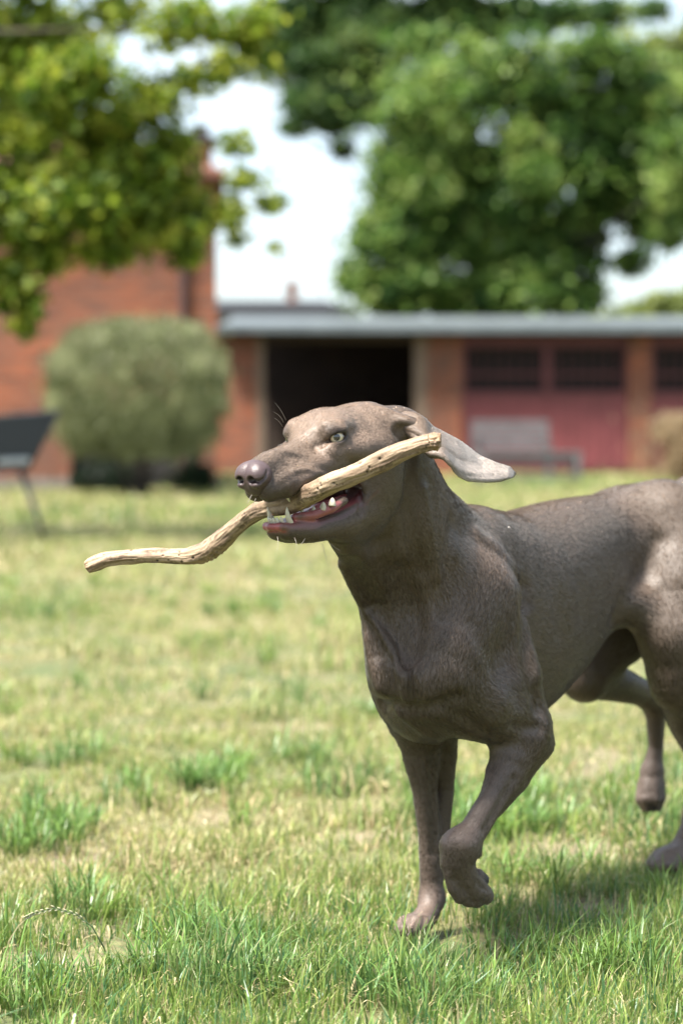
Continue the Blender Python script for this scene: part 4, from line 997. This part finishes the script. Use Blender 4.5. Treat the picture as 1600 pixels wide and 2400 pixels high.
# ---------------- buildings
def build_house():
    cx = X_at(508, 33.0)
    h = empty('brick_house', (cx, 33, 0), math.radians(-3.2) * -1, label='tall red brick house with a corner chimney behind the round bush', cat='house')
    BR = brick_mat('house_brick', (.37, .090, .030), (.095, .025, .014), (.24, .145, .09))
    def part(m, name, mat, parent=h, **k):
        o = m.build(name, mat, None, **k); o.parent = parent; return o
    W = 13.0; H = Z_at(420, 33)
    # added opening for the shade under the bush: (x0, x1, z0, z1) measured from the right-hand corner
    op = [(-1.98, -.22, 0, 1.10)]
    m = MB(); x = -W
    for a, b, z0, z1 in op: m.box(x, a, 0, .35, 0, 1.2); m.box(a, b, 0, .35, z1, 1.2); x = b
    m.box(x, 0, 0, .35, 0, 1.2); m.box(-W, 0, 0, .35, 1.2, H); m.box(-.35, 0, .35, 8, 0, H); m.box(-W, -W + .35, .35, 8, 0, H); m.box(-W + .35, -.35, 7.65, 8, 0, H)
    part(m, 'wall', BR)
    DK = noisy('shade_and_cap_dark', (.020, .018, .017), (.045, .038, .032), 6, .8)
    for a, b, z0, z1 in op:
        m = MB(); w = (b - a) / 10
        for k in range(10): m.box(a + k * w + .006, a + (k + 1) * w - .006, .20, .24, .02, z1 - .03)
        m.box(a + .02, b - .02, .17, .198, .2, .3); m.box(a + .02, b - .02, .17, .198, z1 - .35, z1 - .25); part(m, 'door', DK)  # dark planks put in for the shade under the bush
    m = MB(); m.box(-W - .02, -2.0, -.04, -.002, 0, .16); m.box(-.2, .03, -.04, -.002, 0, .16); part(m, 'plinth', noisy('plinth_render', (.16, .14, .12), (.26, .22, .19), 5, .9))
    m = MB(); x = -.46; m.tube([(x, -.07, .05), (x, -.07, H - .25), (x - .03, -.02, H - .05)], .055, 10)
    for z in (.6, 2.0, 3.3): m.box(x - .07, x + .07, -.135, -.003, z, z + .05)
    part(m, 'downpipe', noisy('pipe_iron', (.060, .028, .025), (.10, .045, .04), 8, .5), smooth=False)
    m = MB(); m.slab([(-W - .2, -.3, H), (.12, -.3, H), (-2.2, 4, H + 1.3), (-W + 2, 4, H + 1.3)], (0, 0, .09)); m.slab([(.12, -.3, H), (.12, 8.3, H), (-2.2, 4, H + 1.3)], (0, 0, .09)); m.slab([(.12, 8.3, H), (-W - .2, 8.3, H), (-W + 2, 4, H + 1.3), (-2.2, 4, H + 1.3)], (0, 0, .09))
    rf = part(m, 'roof', noisy('roof_tile', (.14, .05, .035), (.22, .08, .05), 9, .8, bmp=.6, bdist=.03))
    m = MB(); zt = Z_at(335, 33); m.box(-.72, -.06, .01, .6, H - .3, zt)
    ch = part(m, 'chimney', BR)
    m = MB(); m.box(-.78, 0, -.05, .66, zt + .002, zt + .09); m.box(-.36, -.10, .1, .5, zt + .092, zt + .26); o = m.build('chimney_cap', DK, None); o.parent = ch
    return h
def build_shed():
    Y = 46.0; x = lambda px: X_at(px, Y); z = lambda py: Z_at(py, Y)
    s = empty('brick_shed', (x(1000), Y, 0), label='long low brick shed with pale metal roof and dark red stable doors', cat='shed')
    BR = brick_mat('shed_brick', (.38, .092, .034), (.12, .032, .019), (.25, .155, .10)); TAN = noisy('plaster_edge', (.17, .115, .08), (.27, .185, .13), 5, .9)
    RED = noisy('oxblood_paint', (.20, .040, .044), (.28, .060, .066), 3, .6); DRED = noisy('oxblood_frame', (.13, .028, .03), (.17, .036, .038), 3, .6)
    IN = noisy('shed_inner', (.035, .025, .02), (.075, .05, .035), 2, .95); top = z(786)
    m = MB(); m.box(x(330), x(600), Y, Y + .4, 0, top); m.box(x(330), x(330) + .3, Y + .4, Y + 7, 0, top)
    m.build('wall', BR, s)
    def pillar(a, b, left=True, right=False):
        m = MB(); m.box(x(a), x(b), Y, Y + .45, 0, top); m.build('pillar', BR, s)
    m = MB(); m.box(x(600), x(619), Y - .01, Y + .42, 0, top); m.build('door_jamb', TAN, s)
    m = MB(); m.box(x(970), x(1002), Y - .012, Y + .46, 0, top); m.build('door_jamb', TAN, s)
    pillar(1002, 1082); pillar(1472, 1524); pillar(1900, 1955); pillar(2350, 2420)
    # inside: back wall, side wall, floor
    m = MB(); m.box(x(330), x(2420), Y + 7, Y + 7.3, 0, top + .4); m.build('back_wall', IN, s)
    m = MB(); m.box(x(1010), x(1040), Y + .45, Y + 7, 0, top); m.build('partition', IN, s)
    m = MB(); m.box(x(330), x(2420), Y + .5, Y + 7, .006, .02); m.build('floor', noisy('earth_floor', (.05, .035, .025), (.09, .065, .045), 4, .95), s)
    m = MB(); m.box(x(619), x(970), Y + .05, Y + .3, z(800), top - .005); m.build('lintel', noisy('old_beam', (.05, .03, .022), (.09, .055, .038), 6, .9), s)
    # roof
    RM, t, b, _ = nmat('zinc_roof'); co = N(t, 'ShaderNodeTexCoord'); wv = N(t, 'ShaderNodeTexWave', Scale=2.2); wv.bands_direction = 'X'; t.links.new(co.outputs['Object'], wv.inputs['Vector'])
    nn = N(t, 'ShaderNodeTexNoise', Scale=2.0, Detail=6.0); t.links.new(co.outputs['Object'], nn.inputs['Vector'])
    t.links.new(ramp(t, [(.3, (.065, .08, .088)), (.7, (.12, .138, .148))], nn.outputs['Fac']), b.inputs['Base Color']); b.inputs['Roughness'].default_value = .5; b.inputs['Metallic'].default_value = .25
    bump(t, b, wv.outputs['Fac'], .5, .03)
    m = MB(); zf = top + .06; m.slab([(x(505), Y - .4, zf), (x(2450), Y - .4, zf), (x(2450), Y + 7.6, zf + .60), (x(505), Y + 7.6, zf + .60)], (0, 0, .07)); m.build('roof', RM, s)
    m = MB(); m.box(x(505), x(2450), Y - .46, Y - .402, zf - .03, zf + .14); m.build('gutter', noisy('gutter_zinc', (.12, .145, .155), (.19, .22, .23), 3, .45, metal=.3), s, bevel=.015)
    m = MB(); m.box(x(505), x(2450), Y - .38, Y + .0, top + .006, top + .03); m.build('soffit', noisy('soffit_wood', (.035, .022, .02), (.06, .035, .03), 4, .9), s)
    # stable doors
    for a, b in ((1082, 1283), (1283, 1472), (1524, 1712), (1712, 1900), (1955, 2150), (2150, 2350)):
        xa, xb = x(a) + .012, x(b) - .012; d = empty('door', (xa, Y + .1, 0)); d.parent = s; d.matrix_parent_inverse.translation = -s.location
        ya, yb = Y + .10, Y + .15; zw0, zw1 = z(917), z(812)
        m = MB(); m.box(xa, xb, ya, yb, .06, zw0)
        m.build('panel', RED, d); m = MB()
        for k in range(1, 7): q = xa + (xb - xa) * k / 7; m.box(q - .012, q + .012, ya - .012, ya - .002, .18, zw0 - .10)
        m.box(xa + .001, xb - .001, ya - .028, ya - .003 + .0, zw0 - .10, zw0 - .01); m.box(xa + .001, xb - .001, ya - .028, ya - .003, .07, .17)
        m.box(xa, xa + .07, ya + .004, yb - .004, zw0 + .001, top - .01); m.box(xb - .07, xb, ya + .004, yb - .004, zw0 + .001, top - .01); m.box(xa + .07, xb - .07, ya + .006, yb - .006, zw1, top - .01)
        m.build('frame', DRED, d)
        m = MB(); nb_ = 7
        for k in range(nb_):
            q = xa + .07 + (xb - xa - .14) * (k + .5) / nb_; m.tube([(q, ya + .02, zw0 + .002), (q, ya + .02, zw1)], .009, 6)
        m.box(xa + .07, xb - .07, ya + .005, ya + .012, (zw0 + zw1) / 2 - .12, (zw0 + zw1) / 2 - .08); m.build('window_bars', DRED, d)
        m = MB(); m.box(xa + .07, xb - .07, yb + .02, yb + .03, zw0, zw1); m.build('pane', flat_mat('dark_glass', (.010, .006, .006), .95), d)
    return s
def build_far_house():
    Y = 62.0; x = lambda px: X_at(px, Y); z = lambda py: Z_at(py, Y)
    s = empty('distant_house', (x(650), Y, 0), label='distant house with a low dark slate roof and one brick chimney seen above the shed', cat='house')
    m = MB(); m.box(x(470), x(830), Y, Y + 6, 0, z(735)); m.build('wall', noisy('far_wall', (.25, .19, .15), (.33, .26, .2), 2, .9), s)
    m = MB(); a, b = x(455), x(850); e = z(738); r = z(697); m.slab([(a, Y - .4, e), (b, Y - .4, e), (b - 1.0, Y + 3, r), (a, Y + 3, r)], (0, 0, .1)); m.slab([(b, Y + 6.4, e), (a, Y + 6.4, e), (a, Y + 3, r), (b - 1.0, Y + 3, r)], (0, 0, .1)); m.slab([(b, Y - .4, e), (b, Y + 6.4, e), (b - 1.0, Y + 3, r)], (0, 0, .1))
    SLT = noisy('slate', (.030, .033, .038), (.055, .058, .066), 8, 1.0, bmp=.3, bdist=.02)
    [n for n in SLT.node_tree.nodes if n.type == 'BSDF_PRINCIPLED'][0].inputs['Specular IOR Level'].default_value = .04
    rf = m.build('roof', SLT, s)
    xc = x(680); m = MB(); m.box(xc - .14, xc + .14, Y + 2.2, Y + 2.6, r - .4, z(660)); ch = m.build('chimney', brick_mat('far_brick', (.36, .13, .08), (.25, .08, .05), (.3, .22, .17)), s)
    m = MB(); m.box(xc - .18, xc + .18, Y + 2.16, Y + 2.64, z(660) + .003, z(660) + .09); m.tube([(xc, Y + 2.4, z(660) + .09), (xc, Y + 2.4, z(645))], .085, 10); m.build('chimney_pot', noisy('pot', (.28, .11, .07), (.36, .15, .1), 6, .8), s)

# ---------------- vegetation
def build_plants():
    rng = np.random.default_rng(23); LM = leaf_mat('tree_leaf', .5, .5); BK = noisy('bark', (.045, .035, .026), (.10, .078, .055), 9, .95, bmp=.8, bdist=.03)
    DB = noisy('dark_bark', (.025, .020, .016), (.055, .042, .032), 9, .95, bmp=.8, bdist=.03)
    # near tree whose branches hang in from the left
    D = 17.0
    t = empty('leafy_tree', (-5.4, 17.5, 0), label='nearer leafy tree whose branches hang in from the left before the brick house', cat='tree')
    bl = [pb(*q) for q in ((40, 60, D, 120, 110, 520), (170, 190, D - .5, 130, 110, 620), (60, 300, D, 130, 120, 800), (230, 330, D + .4, 130, 110, 800), (60, 480, D, 120, 110, 800), (200, 470, D - .4, 130, 90, 800), (340, 420, D, 120, 90, 640), (420, 500, D + .5, 90, 75, 420), (330, 540, D, 110, 55, 360), (430, 585, D + .2, 42, 40, 130),
                              (40, 660, D, 75, 75, 420), (60, 740, D, 45, 45, 120), (350, 250, D, 100, 70, 300), (400, 350, D, 60, 60, 200), (445, 560, D, 40, 55, 150), (250, 585, D, 80, 40, 210), (120, 590, D, 70, 50, 260), (280, 30, D, 110, 40, 170), (430, 60, D - 1, 110, 60, 260), (560, 60, D - 1, 110, 60, 280), (560, 150, D - 1, 90, 45, 130), (470, 190, D, 80, 40, 120),
                              (560, 340, D, 50, 30, 60), (570, 420, D, 60, 30, 70), (640, 480, D, 42, 22, 60), (540, 500, D, 42, 40, 90), (655, 582, D, 24, 14, 18), (560, 560, D, 30, 20, 30), (30, 150, D + 1, 120, 120, 900), (120, 90, D + 1, 150, 90, 700), (-120, 150, D, 130, 200, 900), (-140, 520, D, 120, 200, 800), (-300, 300, D + 1, 150, 260, 900), (-320, -100, D + 1, 200, 200, 700), (100, -100, D, 300, 80, 900), (-560, 250, D + 1, 150, 260, 700))]
    crown('crown', t, LM, rng, bl, .047, [(.060, .12, .012), (.14, .23, .02), (.27, .34, .035), (.46, .48, .07)], sub=30, subr=.24, dens=1.7, shell=.15)
    tips = [b[:3] for b in bl if b[6] > 250]; limbs(t, ((-5.4, 17.5, 0), (-4.9, 17.4, 3.6)), tips[::2], BK, .17, rng)
    # big tree behind the shed
    D = 57.0; c0 = X_at(1190, D)
    t = empty('tall_tree', (c0, D, 0), label='tall dense rounded green tree with a dark trunk standing behind the shed', cat='tree')
    big = [(1010, 250, 160, 120, 2600), (1180, 170, 170, 110, 2600), (1330, 260, 170, 120, 2600), (960, 420, 110, 110, 2200), (1090, 390, 140, 120, 2700), (1250, 400, 150, 130, 2600), (1430, 380, 120, 110, 2000), (900, 560, 95, 80, 1600), (1010, 560, 140, 110, 2600), (1180, 560, 140, 110, 2600), (1320, 560, 110, 120, 2000), (1500, 500, 90, 70, 900), (840, 650, 55, 50, 550), (950, 680, 130, 70, 2000), (1110, 690, 150, 60, 2400), (1260, 680, 130, 70, 2200), (1360, 690, 60, 50, 700), (1480, 620, 50, 30, 240), (1390, 130, 130, 60, 900), (1500, 240, 110, 90, 1300), (1590, 400, 90, 120, 1500), (1510, 330, 80, 80, 1300), (1450, 470, 70, 60, 900), (1590, 500, 60, 60, 600), (1560, 560, 60, 40, 300), (1640, 250, 90, 120, 900), (980, 110, 110, 50, 700)]
    bl = [pb(px, py, D + rng.uniform(-2, 1.5), rx, ry, n) for px, py, rx, ry, n in big]
    crown('crown', t, LM, rng, bl, .105, [(.028, .07, .018), (.075, .16, .028), (.17, .28, .05), (.36, .45, .12)], sub=30, subr=.24, dens=2.1, shell=.3)
    limbs(t, ((c0, D + .6, 0), (c0 + .1, D + .6, 6.2)), [b[:3] for b in bl[::2]], DB, .34, rng)
    # second tree farther off whose top spreads over the middle
    D = 68.0; c0 = X_at(760, D)
    t = empty('spreading_tree', (c0 + 4.0, D, 0), label='darker spreading tree top with open sky gaps filling the top middle of the view', cat='tree')
    up = [(640, 60, 90, 60, 900), (760, 40, 100, 60, 1500), (880, 60, 110, 70, 1900), (1000, 40, 110, 60, 1800), (1130, 40, 110, 50, 1500), (700, 150, 90, 60, 1000), (800, 160, 80, 70, 1300), (880, 190, 70, 60, 900), (720, 240, 70, 45, 600), (790, 280, 55, 50, 550), (690, 300, 40, 25, 160), (800, 350, 28, 22, 120), (1260, 30, 110, 45, 1000), (1400, 30, 100, 40, 600), (900, -60, 350, 60, 3000), (860, 260, 40, 30, 200), (1520, 20, 60, 30, 200)]
    bl = [pb(px, py, D + rng.uniform(-2, 2), rx, ry, n) for px, py, rx, ry, n in up]
    crown('crown', t, LM, rng, bl, .12, [(.024, .065, .020), (.050, .115, .030), (.10, .18, .045), (.21, .28, .08)], sub=24, subr=.27, dens=2.4, shell=.3)
    limbs(t, ((c0 + 4.0, D, 0), (c0 + 2.6, D, 8.6)), [b[:3] for b in bl[:12]], DB, .30, rng)
    # pale trees far off on the right
    for k, (px, D, bls, lab) in enumerate(((1720, 82, [(1500, 150, 90, 70, 500), (1590, 110, 70, 80, 500), (1640, 200, 80, 90, 600), (1560, 280, 60, 60, 300), (1660, 330, 80, 100, 700)], 'pale hazy tree at the far right edge above the shed'),
                                           (1560, 75, [(1480, 745, 60, 28, 900), (1560, 735, 70, 38, 1200), (1650, 720, 80, 50, 1200), (1420, 755, 40, 16, 400)], 'low light green tree showing just over the right end of the shed roof'))):
        c0 = X_at(px, D); t = empty('pale_tree', (c0, D, 0), label=lab, cat='tree'); bl = [pb(a, b, D, c, d, n) for a, b, c, d, n in bls]
        crown('crown', t, LM, rng, bl, .17, [(.10, .15, .04), (.20, .25, .07), (.30, .34, .10)], sub=8)
        limbs(t, ((c0, D, 0), (c0, D, 1.6 if k else 9)), [b[:3] for b in bl], BK, .2, rng)
    # clipped round bush
    D = 29.5; c = P(324, 905, D); t = empty('round_bush', (c[0], D, 0), label='clipped ball shaped grey green bush on dark stems before the brick house', cat='bush')
    sc = D / FPX; n = 26000; d = rng.normal(size=(n, 3)); d /= np.linalg.norm(d, axis=1)[:, None]; ex = 2.7; lump = 1 / ((np.abs(d) ** ex).sum(1) ** (1 / ex)) * (1 + .30 * (fbm(d + 5, 2.2) - .5) + .36 * (fbm(d + 5, 6.) - .5)); lump *= .94 * (1 + .16 * (rng.random(n) < .05) * rng.random(n))
    r = lump * (1 - .42 * rng.random(n) ** 1.8); cc = c + d * r[:, None] * np.array((222 * sc, 205 * sc, 168 * sc)); cc[:, 2] += np.where(d[:, 2] < 0, .10 * rng.normal(size=n) * .5 - .10 * rng.random(n) ** 3, 0)
    V, F = leaf_mesh(rng, cc, .040, .28, axis=(0, 0, 1)); tn = np.clip(fbm(cc, 4.5)[:, None] * 2.2 - .65 + rng.normal(size=(n, 1)) * .15, 0, 1)
    col = np.array((.10, .125, .045)) * (1 - tn) + np.array((.40, .43, .22)) * tn; pk = (rng.random((n, 1)) < .10 * (d[:, 2:3] > .1)); col = np.where(pk, np.array((.42, .40, .27)), col)
    me = mesh_np('foliage', V, F); attr_c(me, 'col', np.repeat(col * K * 1.15, 4, axis=0)); link('foliage', me, LM, t, False)
    m = MB()
    for k in range(5):
        a = rng.uniform(-.45, .45); m.tube([(c[0] + a * .35, D + rng.uniform(-.1, .1), 0), (c[0] + a * .6, D, .30), (c[0] + a * 1.5, D + rng.uniform(-.3, .3), .85)], [.045, .035, .02], 7)
    m.build('stem', DB, t, smooth=True)
    # dark ground plants under the bush and dry shrub by the shed
    for px, py0, py1, D, wd, pal, nm, lab, n, sz in ((455, 1075, 1150, 30.6, 48, [(.012, .030, .012), (.03, .06, .02)], 'low_shrub', 'small dark green shrub at the foot of the brick house right of the round bush', 700, .05),
                                             (1590, 985, 1135, 38.0, 100, [(.20, .13, .07), (.36, .26, .15), (.46, .36, .22)], 'dry_shrub', 'dry straw brown shrub at the right edge in front of the shed', 2600, .05),
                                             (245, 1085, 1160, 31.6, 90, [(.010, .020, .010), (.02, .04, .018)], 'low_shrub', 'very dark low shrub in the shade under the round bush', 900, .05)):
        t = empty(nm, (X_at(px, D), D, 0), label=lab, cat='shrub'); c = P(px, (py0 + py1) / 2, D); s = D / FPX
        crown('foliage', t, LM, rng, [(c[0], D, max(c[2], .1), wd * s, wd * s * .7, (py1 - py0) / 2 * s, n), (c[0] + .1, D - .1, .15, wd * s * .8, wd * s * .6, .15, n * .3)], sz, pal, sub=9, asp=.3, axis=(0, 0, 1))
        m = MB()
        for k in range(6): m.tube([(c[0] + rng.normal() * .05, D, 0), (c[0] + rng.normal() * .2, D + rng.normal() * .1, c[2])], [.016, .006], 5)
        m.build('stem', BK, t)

# ---------------- garden furniture
def build_furniture():
    GW = noisy('weathered_wood', (.10, .10, .104), (.18, .18, .184), 9, .85, bmp=.4)
    def slat_box(m, x0, x1, y0, y1, z0, z1): m.box(x0, x1, y0, y1, z0, z1)
    Y = 38.6; x = lambda px: X_at(px, Y); xa, xb = x(1106), x(1290)
    b = empty('garden_bench', ((xa + xb) / 2, Y, 0), label='weathered grey slatted wooden bench with a high back against the red doors', cat='bench')
    m = MB(); zt, zb = Z_at(983, Y), .50
    for k in range(5): m.box(xa, xb, Y + .30 + .02 * k, Y + .325 + .02 * k, zb + .010 + (zt - zb) * k / 5, zb + (zt - zb) * (k + 1) / 5 - .010)
    m.build('backrest', GW, b)
    m = MB()
    for k in range(5): m.box(xa, xb, Y - .28 + k * .11, Y - .19 + k * .11, .40, .43)
    m.build('seat', GW, b)
    for sx in (xa + .05, xb - .05):
        m = MB(); m.box(sx - .035, sx + .035, Y - .28, Y - .21, 0, .398); m.build('leg', GW, b); m = MB(); m.box(sx - .035, sx + .035, Y + .24, Y + .298, 0, .85); m.build('leg', GW, b)
        m = MB(); m.box(sx - .04, sx + .04, Y - .30, Y + .24, .60, .635); m.box(sx - .03, sx + .03, Y - .28, Y - .22, .432, .598); m.build('armrest', GW, b)
    Y = 37.2; xa, xb = x(1128) * Y / 38.6, X_at(1358, Y)
    b = empty('low_table', ((xa + xb) / 2, Y, 0), label='low weathered grey slatted table in front of the bench by the red doors', cat='table'); zt = Z_at(1060, Y)
    m = MB()
    for k in range(6): m.box(xa, xb, Y - .35 + k * .12, Y - .25 + k * .12, zt - .035, zt)
    m.build('tabletop', GW, b); m = MB(); m.box(xa + .05, xb - .05, Y - .31, Y - .28, zt - .17, zt - .037); m.box(xa + .05, xb - .05, Y + .26, Y + .29, zt - .17, zt - .037); m.box(xa + .05, xb - .05, Y - .30, Y + .27, .10, .13); m.build('frame', GW, b)
    for sx in (xa + .06, xb - .06):
        for sy in (Y - .33, Y + .28): m = MB(); m.box(sx - .04, sx + .04, sy - .03, sy + .03 - .001, 0, zt - .037); m.build('leg', GW, b)
    # reclining chair at the left
    b = empty('lounge_chair', (-2.6, 16.7, 0), label='dark grey reclining garden chair with a fabric back at the left edge of the lawn', cat='chair')
    FAB = noisy('mesh_fabric', (.028, .030, .036), (.055, .058, .066), 60, .8, bmp=.1); FR = noisy('dark_alu', (.035, .037, .04), (.06, .062, .066), 10, .4, metal=.3); LT = noisy('pale_armrest', (.42, .44, .46), (.55, .57, .58), 10, .35)
    A, B_, C_, D_ = P(136, 966, 17.1), P(-75, 985, 16.4), P(-135, 1105, 16.2), P(70, 1092, 16.9)
    m = MB(); nn = np.cross(B_ - A, D_ - A); nn = nn / np.linalg.norm(nn) * .012
    rows = []
    for i in range(9):
        tt = i / 8; sag = .035 * math.sin(math.pi * tt); rows.append((A + (D_ - A) * tt, B_ + (C_ - B_) * tt, sag))
    for (a1, b1, s1), (a2, b2, s2) in zip(rows[:-1], rows[1:]): m.slab([a1 + nn * s1 * 80 * .02, b1 + nn * s1 * 80 * .02, b2 + nn * s2 * 80 * .02, a2 + nn * s2 * 80 * .02], nn)
    m.build('backrest', FAB, b)
    m = MB(); e = P(-420, 1120, 15.6) ; f = P(-250, 1120, 16.3); m.slab([D_ - (0, 0, .02), C_ - (0, 0, .02), e, f], (0, 0, -.014)); m.build('seat', FAB, b)
    up = (A - D_) * .06; m = MB(); m.tube([D_ - up, A + up], .016, 8); m.tube([C_ - up, B_ + up], .016, 8); m.tube([A, B_], .014, 8); m.tube([D_ - up, f], .016, 8); m.tube([C_ - up, e], .016, 8); m.build('frame', FR, b, smooth=True)
    for p0, p1 in ((P(70, 1088, 16.9), P(-90, 1092, 16.45)), (P(-120, 1100, 16.2), P(-300, 1100, 15.7))):
        m = MB(); q = np.array((0, 0, .0)); m.slab([p0 + q, p1 + q, p1 + q + np.array((.01, -.07, .0)), p0 + q + np.array((.01, -.07, 0))], (0, 0, .05)); m.build('armrest', LT, b, bevel=.012)
    for a1, b1 in (((50, 1105, 16.85), (107, 1272, 16.7)), ((-150, 1120, 16.2), (-110, 1290, 15.9)), ((-60, 1100, 16.7), (-200, 1275, 16.6)), ((-280, 1120, 15.9), (-380, 1290, 15.6))):
        q0, q1 = P(*a1), P(*b1); q1[2] = .004; m = MB(); m.tube([q0, q0 * .5 + q1 * .5 + np.array((0, 0, .01)), q1], [.022, .020, .018], 8); m.build('leg', FR, b, smooth=True)
# ================================================================== build
build_ground()
if 'bg' in PARTS:
    build_house(); build_shed(); build_far_house(); build_plants(); build_furniture()
if 'grass' in PARTS: build_grass()
if 'dog' in PARTS:
    R = build_dog(); build_stick()
    if 'fur' in PARTS: build_coat(*R)
